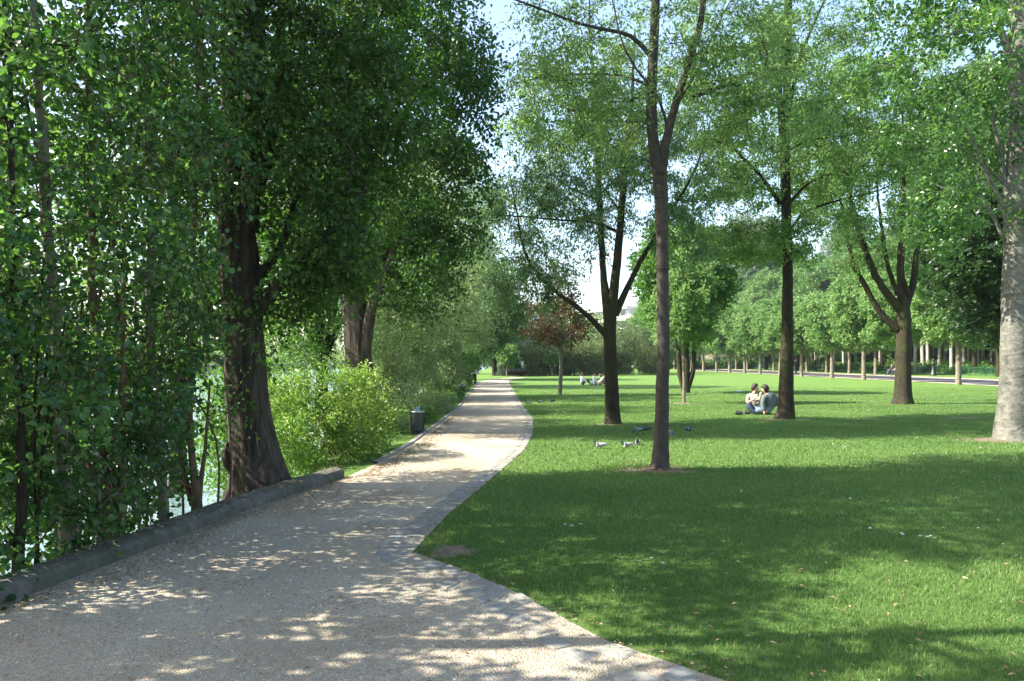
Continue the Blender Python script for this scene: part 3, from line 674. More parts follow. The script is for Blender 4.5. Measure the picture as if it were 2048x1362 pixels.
def old_poplar_b():
    d = 17.0; base = np.array([-3.42, d, -.15]); g = np.random.default_rng(42)
    tr = [[-3.42, d, -.15, .40], B(722, 790, .31, d), B(716, 700, .28, d), B(708, 600, .27, d), B(700, 500, .25, d), B(695, 380, .2, d), B(700, 200, .16, d), B(700, -200, .12, d), B(700, -700, .02, d)]
    sk = [(tr, .6), ([B(725, 720, .14, d - .1), B(738, 640, .12, d - .2), B(765, 560, .09, d - .3), B(800, 470, .06, d - .4), B(830, 360, .03, d - .4)], .8),
          ([B(708, 560, .10, d), B(780, 500, .07, d + .1), B(850, 420, .04, d + .2)], .8), ([B(700, 500, .1, d), B(650, 420, .07, d), B(620, 300, .04, d)], .8)]
    cl = clumps([(-2.6, d, 7.0, 2.2, 1.9, 4.2, 330), (-4.4, d, 6.6, 1.6, 1.8, 4.2, 150), (-2.35, d - .3, 3.7, 1.25, 1.5, 1.0, 85), (-1.75, d, 9.0, 1.25, 1.4, 2.6, 90), (-1.1, d, 8.4, .8, 1.2, 2.6, 26), (-1.5, d - .2, 5.0, .9, 1.2, 1.6, 34)], 14, .6, g, .4)
    cl = cl[cl[:, 2] > 2.35]; cl = cl[~((cl[:, 1] < d) & (np.abs(cl[:, 0] / cl[:, 1] + .203) < .045) & (cl[:, 2] < 4.6))]
    al = np.vstack([cl, upper(-3.2, d, 11, 20, 2.2, 110, g)])
    root = empty('poplar_tree', base, 'second old poplar, its dark forked trunk rising behind the bright bush', 'tree', 'old poplars on the river bank')
    grow(sk, al, M['bark_old'], root, base, 28, .007, bark_ribs(.08, 5, 8, .2, 0), .012)
    K = np.where(al[:, 2] > 11, 55, 92); sz = np.where(al[:, 2] > 11, .15, .085); cr = np.where(al[:, 2] > 11, .9, .58)
    make_leaves('crown', M['dense'], root, base, al, K, cr, sz, .85, 'hex', .45, .5, tb=.35, ts=.22)
old_poplar_b()

# bushes and small trees along the left edge of the path
def bush(name, label, base, ells, leaf, K, crad, size, group=None, nst=10, bark='bark_brown', wid=.5, voids=3, vr=.3, droop=.2, tb=.5, cat='bush', seed=1, rst=.012, up=.5, shape='kite'):
    g = np.random.default_rng(seed); base = np.array(base, float)
    cl = clumps(ells, voids, vr, g, .45); cl = cl[cl[:, 2] > base[2] + .08]
    cen = cl.mean(0); sk = []
    for k in range(nst):
        a = g.uniform(0, 6.28); r = g.uniform(0, .35) * np.array(ells[0][3:5]); b0 = base + [r[0] * math.cos(a), r[1] * math.sin(a), -.05]
        t = cl[g.integers(len(cl))]; mid = b0 * .5 + t * .5 + g.normal(0, .05, 3); mid[2] += .1
        sk.append(([[*b0, rst], [*mid, rst * .7], [*t, rst * .35]], .5))
    root = empty(name, base, label, cat, group)
    grow(sk, cl, M[bark], root, base, 5, .0035, None, .01, .4, .5, name='stem', bsides=4)
    make_leaves('foliage', M[leaf], root, base, cl, K, crad, size, wid, shape, droop, up, rng=g, tb=tb)
    return root
bush('leafy_bush', 'bright yellow-green leafy bush filling the gap between wall end and bin', (-3.0, 12.6, -.1),
     [(-3.1, 12.2, .42, .72, 1.0, .58, 95), (-2.72, 13.2, .46, .55, 1.3, .64, 90), (-3.55, 11.8, .45, .4, .7, .55, 40), (-3.5, 12.6, -.1, .6, .9, .4, 36), (-2.75, 12.9, 1.2, .45, .8, .42, 26), (-3.3, 12.2, 1.15, .25, .3, .36, 11), (-2.42, 12.9, .95, .2, .6, .36, 12), (-3.75, 11.9, 1.0, .2, .3, .3, 8), (-2.45, 14.2, .5, .25, .8, .45, 18)], 'yellow', 105, .30, .060, nst=26, wid=.5, voids=14, tb=.5, seed=3, shape='hex')
bush('leafy_bush', 'leafy willow scrub leaning over the water between the two old trunks', (-4.7, 14.6, -1.3), [(-4.9, 14.6, .3, .9, 1.6, 1.5, 150), (-4.9, 16.2, 1.3, .7, 1.2, 1.4, 60)], 'maple', 120, .42, .075, nst=12, seed=46, tb=.65, voids=8, shape='hex')
RB = 'shrubs lining the river side of the path'
bush('shrub', 'grey-green stemmy shrub directly behind the first black bin', (-3.2, 18.5, -.1), [(-3.3, 18.7, 1.3, .9, 1.4, 1.2, 130), (-2.9, 19.6, .5, .7, 1.2, .4, 40)], 'willow', 110, .42, .075, RB, 16, seed=4, tb=.35, voids=6, vr=.4)
bush('shrub', 'tall arching grey-green shrub overhanging the low plants', (-3.4, 23.5, -.1), [(-3.3, 23.5, 2.3, 1.2, 1.7, 1.9, 200)], 'willow', 110, .5, .09, RB, 12, seed=5, tb=.55, voids=6, vr=.45)
bush('shrub', 'loose olive-green shrub beside the second bin', (-3.1, 31.5, -.05), [(-3.3, 31.0, 1.7, 1.1, 2.2, 1.7, 170), (-2.7, 33.2, .9, .5, .9, .8, 40)], 'willow', 110, .5, .11, RB, 12, seed=6, tb=.45, voids=6, vr=.45)
bush('shrub', 'rounded dark green shrub past the second bin', (-3.2, 41, 0), [(-3.1, 41, 1.5, 1.0, 2.6, 1.6, 150)], 'dense', 100, .55, .13, RB, 8, seed=7, tb=.4, voids=3)
bush('shrub', 'dark shrub mass where the path begins to bend', (-4.2, 54, 0), [(-4.0, 54, 1.9, 1.5, 4.0, 2.0, 190)], 'dense', 100, .65, .16, RB, 8, seed=8, tb=.3, voids=3)
for k, (x, y, rx, ry, h, lab) in enumerate([(-2.45, 17.8, .38, .9, .34, 'low leafy plants just behind the first bin'), (-2.35, 20.6, .42, 1.5, .40, 'low leafy plants beside the grey-green stems'), (-2.25, 25, .42, 2.2, .5, 'low leafy plants under the arching shrub'), (-2.3, 30, .35, 2.0, .5, 'low leafy plants in front of the second bin'), (-2.65, 37.5, .35, 2.6, .75, 'low leafy plants behind the second bin'), (-2.85, 47, .4, 4, .8, 'low leafy plants nearest the white-topped post')]):
    bush('ground_plant', lab, (x, y, 0), [(x - .25, y, h * .45, rx + .2, ry, h * .6, int(40 + 22 * ry))], 'maple' if k % 2 else 'willow', 70, .24, .06 + .004 * k, 'low plants along the path edge', 6, seed=20 + k, tb=.5, voids=0, wid=.55, cat='plant')

def gen_tree(name, label, base, ht, trunk_h, rad, crown, leaf, bark, K, crad, size, seed=0, group=None, r0=.15, wid=.7, voids=6, vr=.6, droop=.3, tb=.5, ts=.22, hollow=.5, sides=8, fork=0, lean=0, shape='kite', flat=.7, cat='tree', up=.6):
    """crown: list of ellipsoids relative to the base"""
    g = np.random.default_rng(seed); base = np.array(base, float)
    cl = clumps([(base[0] + a, base[1] + b, base[2] + c, d, e, f, n) for (a, b, c, d, e, f, n) in crown], voids, vr, g, hollow)
    cl = cl[cl[:, 2] > base[2] + trunk_h * .8]
    x, y, z = base; top = ht
    sk = [([[x, y, z - .1, r0 * 1.25], [x, y, z + .25, r0 * 1.02], [x + lean * .4 + g.normal(0, .04), y + g.normal(0, .04), z + trunk_h, r0 * .82], [x + lean + g.normal(0, .15), y + g.normal(0, .15), z + trunk_h + (ht - trunk_h) * .5, r0 * .5], [x + lean + g.normal(0, .2), y, z + ht * .93, r0 * .12]], .6)]
    for k in range(fork):
        a = g.uniform(0, 6.28); h0 = trunk_h * g.uniform(.9, 1.15); rr = rad * g.uniform(.35, .65)
        sk.append(([[x + lean * .4, y, z + h0, r0 * .55], [x + rr * .5 * math.cos(a), y + rr * .5 * math.sin(a), z + h0 + (ht - h0) * .28, r0 * .4], [x + rr * math.cos(a), y + rr * math.sin(a), z + h0 + (ht - h0) * .68, r0 * .15]], .6))
    root = empty(name, base, label, cat, group)
    grow(sk, cl, M[bark], root, base, sides, .009, None, .015, .42, .8, bsides=4, rng=g)
    make_leaves('crown', M[leaf], root, base, cl, K, crad, size, wid, shape, droop, up, rng=g, tb=tb, ts=ts, flat=flat)
    return root
# lighter trees farther along the left bank
LB = 'trees farther along the left bank'
gen_tree('bank_tree', 'grey-green feathery tree above the second bin, lit from the side', (-5.2, 33, -.1), 11.5, 1.8, 4, [(1.0, 0, 5.6, 3.0, 3.4, 4.4, 330), (2.6, 1, 3.4, 1.8, 2.2, 1.4, 80), (-2.5, 0, 6, 2.5, 3, 4.0, 120)], 'willow', 'bark_dark', 110, .75, .13, 51, LB, .25, .45, 14, .8, fork=4, tb=.6)
gen_tree('bank_tree', 'olive willow-like tree behind the second old poplar', (-6.2, 25, -.2), 10.5, 1.8, 3.6, [(.8, 0, 5.4, 2.7, 3.0, 4.2, 290), (-2.5, 0, 5, 2.4, 3, 3.8, 130)], 'maple', 'bark_dark', 110, .68, .11, 52, LB, .22, .5, 12, .7, fork=4, tb=.6)
gen_tree('bank_tree', 'tall olive tree rising beside the open strip of sky', (-5.0, 47, 0), 17, 2.5, 4.5, [(.6, 0, 9.0, 3.6, 4.2, 7.0, 480)], 'willow', 'bark_dark', 110, 1.0, .18, 53, LB, .3, .45, 12, 1.0, fork=5, tb=.5)
gen_tree('bank_tree', 'dark green tree whose crown hangs low over the end of the path', (-3.4, 66, 0), 12.5, 2.2, 4, [(.6, 0, 6.6, 4.0, 4.6, 4.8, 380)], 'dense', 'bark_dark', 110, 1.0, .22, 54, LB, .25, .6, 8, .9, fork=4, tb=.35)
gen_tree('bank_tree', 'dark tree on two short trunks at the bend of the path', (-1.9, 84, 0), 11, 2.3, 3.5, [(0, 0, 6.0, 3.0, 3.6, 4.2, 300)], 'dense', 'bark_dark', 100, 1.1, .26, 55, LB, .3, .6, 6, .9, fork=3, tb=.4)
gen_tree('bank_tree', 'broad tree over the water behind the first shrubs', (-8.5, 19.5, -2.2), 12, 3.0, 3.6, [(0, 0, 7.0, 2.9, 3.2, 4.4, 260)], 'maple', 'bark_dark', 100, .72, .115, 56, LB, .24, .6, 14, .8, fork=4, tb=.6)

# ------------------------------------------------------------------ trees on the lawn
def lawn_ash_near():
    d = 11.3; base = np.array([2.17, d, -.03]); g = np.random.default_rng(61)
    tr = [[2.17, d, -.03, .165], B(1321, 925, .128, d), B(1323, 850, .104, d), B(1327, 700, .090, d), B(1325, 500, .088, d), B(1319, 345, .105, d), B(1307, 290, .082, d), B(1303, 190, .076, d), B(1309, 60, .066, d), B(1312, -100, .055, d), B(1305, -400, .035, d), B(1310, -650, .01, d)]
    sk = [(tr, .35),
      ([B(1321, 350, .085, d), B(1330, 295, .07, d - .05), B(1345, 230, .06, d - .1), B(1375, 130, .052, d - .15), B(1398, 60, .046, d - .2), B(1410, -40, .04, d - .2), B(1440, -350, .015, d - .2)], .35),
      ([B(1300, 110, .038, d), B(1262, 72, .030, d - .1), B(1215, 60, .026, d - .2), B(1160, 48, .022, d - .3), B(1100, 25, .018, d - .4), B(1010, -8, .012, d - .5), B(960, -20, .006, d - .5)], .5),
      ([B(1305, 175, .026, d), B(1240, 150, .018, d + .2), B(1120, 150, .014, d + .3), B(1040, 165, .010, d + .4), B(985, 195, .006, d + .4), B(962, 215, .003, d + .4)], .6),
      ([B(1385, 195, .032, d - .1), B(1430, 178, .028, d - .2), B(1470, 168, .024, d - .3), B(1492, 185, .018, d - .35), B(1490, 225, .012, d - .35), B(1500, 285, .007, d - .4)], .6),
      ([B(1350, 215, .020, d), B(1400, 130, .016, d + .3), B(1440, 40, .012, d + .5), B(1500, -60, .008, d + .6)], .6),
      ([B(1335, 260, .022, d), B(1318, 200, .02, d - .2), B(1250, 100, .014, d - .4), B(1220, -20, .008, d - .5)], .6)]
    cl = clumps([(1.9, d, 5.9, 1.9, 1.6, 1.5, 95), (3.4, d - .2, 5.4, 1.1, 1.3, 1.3, 46), (2.3, d, 7.6, 2.2, 1.7, 1.6, 50), (.9, d - .1, 5.4, 1.0, 1.1, .6, 30)], 12, .5, g, .3)
    cl = cl[cl[:, 2] > 4.2]; _p = 1024 + FPX * cl[:, 0] / cl[:, 1]; cl = cl[~((cl[:, 1] < d + .2) & (((_p > 1275) & (_p < 1420)) & (g.random(len(cl)) < .5)))]
    root = empty('ash_tree', base, 'slim grey-barked tree nearest the camera, forking high up above its bare soil ring', 'tree', 'young trees on the lawn')
    grow(sk, cl, M['bark_grey'], root, base, 22, .0032, bark_ribs(.035, 3, 5, .10, .02), .008, .42, .6)
    make_leaves('crown', M['ash'], root, base, cl, 150, .42, .072, .42, 'kite', .5, .7, rng=g, tb=.5, flat=.35, twigs='bark_dark')
lawn_ash_near()
def lawn_fork():
    d = 19.5; base = np.array([2.56, d, -.03]); g = np.random.default_rng(62)
    tr = [[2.56, d, -.03, .225], B(1225, 835, .185, d), B(1222, 760, .162, d), B(1219, 680, .155, d), B(1218, 625, .155, d), B(1208, 560, .085, d), B(1203, 480, .078, d), B(1197, 350, .07, d), B(1192, 200, .05, d), B(1180, 80, .03, d), B(1180, -60, .01, d)]
    sk = [(tr, .4),
      ([B(1222, 640, .13, d - .05), B(1230, 560, .11, d - .1), B(1240, 460, .09, d - .15), B(1250, 330, .07, d - .2), B(1262, 230, .05, d - .2), B(1270, 60, .02, d - .2)], .5),
      ([B(1230, 630, .10, d), B(1262, 560, .07, d + .1), B(1300, 490, .055, d + .2), B(1350, 410, .04, d + .3), B(1385, 350, .035, d + .4), B(1420, 260, .015, d + .4)], .5),
      ([B(1214, 672, .085, d - .05), B(1165, 622, .06, d - .2), B(1120, 590, .05, d - .3), B(1075, 548, .042, d - .4), B(1048, 500, .032, d - .5), B(1035, 430, .02, d - .6), B(1020, 350, .008, d - .6)], .5),
      ([B(1232, 462, .045, d), B(1190, 445, .035, d - .3), B(1120, 440, .025, d - .5), B(1030, 432, .015, d - .6), B(980, 430, .006, d - .7)], .6),
      ([B(1202, 400, .035, d), B(1140, 375, .025, d + .2), B(1080, 320, .015, d + .3), B(1040, 250, .006, d + .4)], .6),
      ([B(1240, 420, .03, d), B(1210, 380, .025, d + .3), B(1150, 270, .015, d + .5), B(1120, 160, .006, d + .6)], .6),
      ([B(1250, 300, .035, d), B(1300, 230, .025, d), B(1340, 150, .012, d), B(1370, 60, .005, d)], .6)]
    cl = clumps([(1.6, d, 6.4, 2.3, 2.2, 2.3, 210), (3.3, d, 7.2, 2.2, 2.2, 2.6, 145), (.6, d, 5.0, 1.7, 1.6, 2.0, 115), (.2, d - .4, 3.6, .9, 1.0, .7, 24), (4.2, d, 5.0, 1.1, 1.4, 1.0, 30), (1.0, d, 8.8, 1.3, 1.6, .9, 30)], 26, .55, g, .3)
    cl = cl[(cl[:, 2] > 2.8)]
    root = empty('ash_tree', base, 'many-stemmed tree dividing at head height, dark ridged trunk left of the nearest slim tree', 'tree', 'young trees on the lawn')
    grow(sk, cl, M['bark_dark'], root, base, 24, .0038, bark_ribs(.06, 2, 9, .12, .02), .012, .42, .6)
    make_leaves('crown', M['blue'], root, base, cl, 100, .42, .095, .42, 'kite', .9, .4, rng=g, tb=.42, flat=.8, twigs='bark_dark')
lawn_fork()
def lawn_ash_mid():
    d = 21.2; base = np.array([7.53, d, -.03]); g = np.random.default_rng(63)
    tr = [[7.53, d, -.03, .30], B(1571, 825, .23, d), B(1573, 740, .185, d), B(1575, 600, .145, d), B(1575, 500, .135, d), B(1572, 400, .132, d), B(1570, 300, .128, d), B(1573, 200, .11, d), B(1578, 60, .09, d), B(1580, -150, .06, d), B(1585, -450, .02, d)]
    sk = [(tr, .4),
      ([B(1565, 270, .10, d), B(1558, 150, .07, d - .1), B(1570, 40, .055, d - .1), B(1585, -100, .03, d)], .5),
      ([B(1572, 250, .07, d), B(1600, 120, .05, d + .1), B(1635, 30, .035, d + .2), B(1680, -60, .02, d + .3)], .5),
      ([B(1560, 408, .06, d), B(1520, 350, .048, d - .2), B(1480, 310, .04, d - .4), B(1445, 270, .03, d - .6), B(1415, 225, .02, d - .7), B(1380, 150, .008, d - .8)], .5),
      ([B(1580, 405, .045, d), B(1620, 365, .035, d - .2), B(1690, 340, .025, d - .4), B(1760, 330, .015, d - .5), B(1850, 335, .006, d - .6)], .5),
      ([B(1575, 470, .04, d), B(1610, 425, .035, d + .1), B(1680, 400, .028, d + .1), B(1760, 380, .018, d), B(1830, 340, .008, d)], .5),
      ([B(1580, 300, .04, d), B(1620, 280, .03, d + .2), B(1700, 270, .02, d + .4), B(1760, 250, .01, d + .6)], .5)]
    cl = clumps([(7.4, d, 8.0, 3.0, 2.6, 3.2, 225), (5.2, d, 7.6, 1.7, 1.8, 2.6, 75), (9.6, d, 7.4, 2.0, 2.0, 2.4, 95), (7.2, d, 4.9, 1.7, 1.5, .8, 50), (7.5, d, 11.5, 2.6, 2.4, 2.2, 110)], 26, .65, g, .3)
    cl = cl[cl[:, 2] > 3.9]
    root = empty('ash_tree', base, 'straight dark mossy-trunked tree beside the seated couple, light feathery crown', 'tree', 'young trees on the lawn')
    grow(sk, cl, M['bark_dark'], root, base, 22, .004, bark_ribs(.04, 3, 15, .12, .02), .012, .42, .6)
    make_leaves('crown', M['ash'], root, base, cl, 145, .48, .108, .42, 'kite', .6, .6, rng=g, tb=.45, flat=.35, twigs='bark_dark')
lawn_ash_mid()
def lawn_vase():
    d = 28.6; base = np.array([14.55, d, -.03]); g = np.random.default_rng(64)
    tr = [[14.55, d, -.03, .40], B(1806, 795, .31, d), B(1807, 720, .27, d), B(1808, 660, .26, d), B(1808, 625, .24, d), B(1803, 585, .16, d), B(1800, 520, .10, d), B(1805, 420, .08, d), B(1808, 300, .05, d), B(1800, 150, .02, d)]
    sk = [(tr, .5),
      ([B(1800, 618, .17, d), B(1770, 582, .135, d - .1), B(1742, 530, .12, d - .2), B(1720, 470, .105, d - .3), B(1702, 400, .09, d - .4), B(1692, 320, .07, d - .4), B(1672, 220, .04, d - .4), B(1650, 120, .015, d - .4)], .6),
      ([B(1795, 658, .14, d), B(1758, 622, .11, d + .1), B(1730, 570, .095, d + .2), B(1705, 520, .08, d + .3), B(1690, 440, .05, d + .4), B(1670, 350, .02, d + .4)], .6),
      ([B(1812, 612, .15, d), B(1828, 560, .12, d), B(1833, 510, .09, d), B(1850, 440, .06, d), B(1870, 330, .03, d)], .6),
      ([B(1795, 590, .09, d + .1), B(1778, 540, .08, d + .3), B(1765, 470, .065, d + .5), B(1755, 380, .04, d + .6), B(1750, 250, .015, d + .6)], .6),
      ([B(1818, 590, .07, d - .1), B(1805, 545, .06, d - .3), B(1808, 500, .05, d - .4), B(1808, 400, .035, d - .4)], .6)]
    cl = clumps([(14.0, d, 8.4, 3.6, 3.2, 3.6, 200), (12.2, d, 10.5, 2.6, 2.6, 3.0, 110), (15.8, d, 11, 2.8, 2.8, 2.6, 66)], 22, .8, g, .45)
    cl = cl[cl[:, 2] > 4.8]
    root = empty('ash_tree', base, 'thick dark trunk dividing low into curving limbs, in front of the park bench', 'tree', 'young trees on the lawn')
    grow(sk, cl, M['bark_dark'], root, base, 22, .005, bark_ribs(.05, 4, 19, .12, .02), .015, .42, .6)
    make_leaves('crown', M['ash'], root, base, cl, 160, .58, .135, .46, 'kite', .6, .6, rng=g, tb=.35, flat=.45)
lawn_vase()
def pale_poplar():
    d = 15.6; base = np.array([10.05, d, -.03]); g = np.random.default_rng(65)
    tr = [[10.22, d, -.03, .38], B(2028, 855, .335, d), B(2030, 790, .30, d), B(2031, 700, .27, d), B(2032, 560, .245, d), B(2034, 400, .225, d), B(2036, 250, .22, d), B(2040, 60, .19, d), B(2040, -200, .15, d), B(2040, -700, .09, d), B(2040, -1200, .02, d)]
    sk = [(tr, .5)]
    for (a, b, r, pts) in [(2022, 460, .07, [(2000, 400, .045), (1965, 330, .035), (1940, 270, .02), (1900, 220, .008)]), (2022, 430, .06, [(2005, 330, .04), (1985, 230, .03), (1975, 120, .015)]),
                           (2020, 500, .05, [(1990, 440, .035), (1960, 380, .025), (1950, 330, .012)]), (2026, 400, .05, [(2000, 360, .03), (1955, 320, .02), (1880, 260, .008)]), (2028, 120, .09, [(2000, 60, .06), (1980, 0, .04), (1960, -120, .015)]),
                           (2040, 150, .06, [(1990, 60, .03), (1900, 70, .02), (1820, 120, .008)]), (2045, 330, .06, [(2090, 240, .04), (2130, 140, .02)]), (2045, 480, .06, [(2100, 400, .04), (2150, 300, .02)])]:
        sk.append(([B(a, b, r, d)] + [B(x, y, q, d - .12 * k) for k, (x, y, q) in enumerate(pts)], .6))
    cl = clumps([(8.9, d - .2, 7.4, 1.9, 1.7, 1.8, 60), (11.4, d, 6.2, 2.0, 2.2, 2.8, 90), (10.0, d, 9.6, 2.6, 2.4, 2.4, 110), (8.9, d - .2, 4.7, .8, .9, .6, 22)], 16, .6, g, .35)
    cl = cl[cl[:, 2] > 3.8]
    cl = np.vstack([cl, upper(10.1, d, 11, 18, 2.2, 60, g)])
    root = empty('poplar_tree', base, 'pale silvery-barked poplar with rough flared foot at the right edge of the lawn', 'tree')
    grow(sk, cl, M['bark_white'], root, base, 30, .005, bark_ribs(.02, 4, 23, .08, .0), .012, .42, .6)
    make_leaves('crown', M['poplar'], root, base, cl, 120, .50, .088, .85, 'hex', .4, .5, rng=g, tb=.5, flat=.7)
pale_poplar()
gen_tree('maple_tree', 'dense dark green round-headed tree on a twin trunk beyond the sapling', (8.75, 38.5, 0), 9.0, 2.4, 2.5, [(-.2, 0, 5.8, 2.45, 2.4, 2.9, 300), (-.6, 0, 7.6, 1.6, 1.6, 1.4, 50)], 'maple', 'bark_dark', 130, .55, .14, 71, 'young trees on the lawn', .17, .95, 8, .45, fork=3, tb=.4)
def sapling(name, label, base, r0, th, ells, leaf, K, crad, size, seed, **k):
    return gen_tree(name, label, base, max(e[2] + e[5] for e in ells), th, 1, ells, leaf, 'bark_young', K, crad, size, seed, 'saplings planted on the lawn', r0, k.pop('wid', .8), k.pop('voids', 5), k.pop('vr', .35), fork=3, **k)
sapling('lime_sapling', 'young lime sapling with fresh yellow-green leaves in a ring of bare earth', (6.55, 29.2, 0), .058, 2.0, [(0, 0, 3.5, 1.25, 1.25, 1.3, 95), (.25, 0, 5.0, .75, .7, 1.1, 30), (-.5, 0, 4.4, .6, .6, .8, 16)], 'lime', 100, .42, .12, 72, tb=.6)
_t = bpy.data.objects['maple_tree']; _T = Tubes()
_T.add(smoothline([[-.02, 0, -.1, .20], [.05, 0, .25, .15], [.30, -.1, 1.1, .12], [.38, -.1, 2.4, .11], [.65, 0, 4.2, .07]], .2)[:, :3], smoothline([[-.02, 0, -.1, .20], [.05, 0, .25, .15], [.30, -.1, 1.1, .12], [.38, -.1, 2.4, .11], [.65, 0, 4.2, .07]], .2)[:, 3], 10)
_T.add(np.array([[-.04, 0, 0], [-.32, .05, .9], [-.42, .05, 2.4], [-.7, 0, 4.4]]), np.array([.17, .13, .11, .06]), 10)
_T.build('second_trunk', M['bark_dark'], _t)
sapling('red_leaved_sapling', 'young tree with red and green leaves on a thin straight trunk', (2.25, 36, 0), .095, 1.9, [(-.1, 0, 3.4, 1.75, 1.7, 1.1, 150), (0, 0, 5.0, .75, .8, 1.5, 45)], 'red', 52, .42, .115, 73, tb=.50, ts=.28, voids=8, vr=.4)
sapling('lime_sapling', 'bright green sapling at the bend of the path', (-.55, 79, 0), .07, 1.3, [(0, 0, 2.3, 1.15, 1.2, 1.1, 75)], 'lime', 80, .42, .2, 74, tb=.6)
sapling('lime_sapling', 'tiny sapling with pale stem in front of the bamboo clumps', (4.25, 82, 0), .07, 1.3, [(0, 0, 2.1, .75, .75, .9, 45)], 'lime', 70, .4, .19, 75, tb=.35)

# ------------------------------------------------------------------ promenade rows, wood beyond, far trees
def ordinal(n): return ['first', 'second', 'third', 'fourth', 'fifth', 'sixth', 'seventh', 'eighth', 'ninth', 'tenth', 'eleventh', 'twelfth', 'thirteenth', 'fourteenth', 'fifteenth', 'sixteenth', 'seventeenth', 'eighteenth', 'nineteenth', 'twentieth'][n]
protos = []
for v in range(3):
    e = [(0, 0, 6.0, 3.0, 3.6, 2.7, 210), (.4, .8, 4.1, 2.5, 2.9, 1.3, 80)] if v == 0 else ([(0, 0, 6.5, 3.1, 3.5, 3.1, 220), (-.5, .5, 4.3, 2.4, 2.7, 1.4, 70)] if v == 1 else [(.5, .4, 5.6, 2.7, 3.4, 2.3, 160), (-.7, -.9, 7.2, 2.2, 2.4, 2.2, 90), (0, 0, 3.9, 2.2, 2.8, 1.0, 50)])
    protos.append((e, 80 + v))
row1 = [51.6, 58.5, 65.5, 72.4, 79.3, 86.2, 93, 99.5, 106.5, 113.5, 120.5, 127.5, 134.5, 142, 149]
row2 = [90, 97, 104, 111, 118, 125, 132, 139, 146]
pr = []
for v, (e, s) in enumerate(protos):
    y = row1[v]
    pr.append(gen_tree('lime_tree', '%s lime tree of the promenade row nearest the lawn, counted from the right' % ordinal(v), (30.0, y, 0), 8.6, 2.7, 2.8, e, 'lime', 'bark_young', 105, .72, .22, s, 'lime trees in the promenade row beside the lawn', .19, .9, 10, .7, fork=4, tb=.55, up=.8))
for i, y in enumerate(row1[3:]):
    copy_tree(pr[(i * 2) % 3], (30.0 + g0.normal(0, .12), y, 0), g0.uniform(0, 6.28), '%s lime tree of the promenade row nearest the lawn, counted from the right' % ordinal(i + 3), scale=g0.uniform(.9, 1.08))
for i, y in enumerate(row2):
    copy_tree(pr[i % 3], (42.6, y, 0), g0.uniform(0, 6.28), '%s lime tree of the farther promenade row, counted from the right' % ordinal(i), 'lime trees in the farther promenade row', scale=g0.uniform(.92, 1.1))
# pale trunks in the wood behind the green fence
def birch(label, base, ht, seed, leaf='poplar', bark='bark_birch', name='birch_tree', group='pale trunks behind the green fence', tb=.6, lean=0, r0=.24):
    return gen_tree(name, label, base, ht, 6.5, 3.2, [(0, 0, ht * .68, 3.1, 3.2, ht * .34, 260)], leaf, bark, 90, 1.0, .27, seed, group, r0, .7, 14, 1.0, fork=3, tb=tb, lean=lean, sides=8)
bir = [birch('pale leaning trunk behind the green fence, leftmost of the bright group', (53.5, 101, .9), 17, 91, lean=-.3), birch('straight bright birch-like trunk behind the fence, left of the lamp post', (53, 97.5, .9), 18, 92, lean=.5)]
bp = [(1856, 101), (1879, 98), (1903, 94), (1927, 96), (1938, 100), (1954, 91), (1966, 104), (1984, 92), (1687, 128), (1668, 124), (1632, 122), (1830, 97)]
labs = ['leaning pale trunk just left of the lamp post top', 'curved bright trunk just right of the lamp post', 'curved pale trunk left of the first promenade lime', 'dull pale trunk behind the first promenade lime', 'slim pale trunk right of the first promenade lime', 'brightest straight trunk right of the first promenade lime', 'thin wavy trunk between two bright ones near the white poplar', 'last pale trunk before the big silvery poplar', 'sloping bright trunk between the fourth and third promenade limes', 'short bright trunk seen left of the sloping pale one', 'pale bent trunk beside the farther lamp post', 'upright pale trunk right of the thick vase-shaped tree']
for k in range(2):
    px, y = bp[k]; bir[k].location = (float((px - 1024) / FPX * y), y, .75); bir[k]['label'] = labs[k]
for k in range(2, 12):
    px, y = bp[k]; x = (px - 1024) / FPX * y
    copy_tree(bir[k % 2], (x, y, float(ground_z(x, y)) - .05), g0.uniform(-.5, .5), labs[k], scale=g0.uniform(.85, 1.05))
dk = gen_tree('wood_tree', 'shaded slender tree in the dark wood behind the fence', (60, 88, .9), 19, 6, 3.4, [(0, 0, 12.5, 3.3, 3.4, 6.6, 300), (.5, 0, 7, 2.6, 2.6, 1.6, 60)], 'maple', 'bark_dark', 90, 1.05, .3, 95, 'shaded trees in the wood behind the fence', .22, .7, 10, 1.0, fork=3, tb=.4)
g1 = np.random.default_rng(77); k = 0
for y in np.arange(70, 172, 5.4):
    for x in (56, 61.5, 67):
        xx = x + g1.uniform(-2, 2); yy = y + g1.uniform(-2, 2)
        px = 1024 + FPX * xx / yy
        if px > 2200 or (k and any(abs(px - b[0]) < 9 and yy < b[1] for b in bp)): k += 1; continue
        src = dk if g1.random() < .62 else bir[int(g1.integers(2))]
        isd = src is dk
        copy_tree(src, (xx, yy, float(ground_z(xx, yy)) - .05), g1.uniform(0, 6.28), 'shaded slender tree in the dark wood behind the fence' if isd else 'grey-white trunk deep in the wood behind the fence',
                  'shaded trees in the wood behind the fence' if isd else 'grey-white trunks deep in the wood', scale=g1.uniform(.8, 1.15)); k += 1
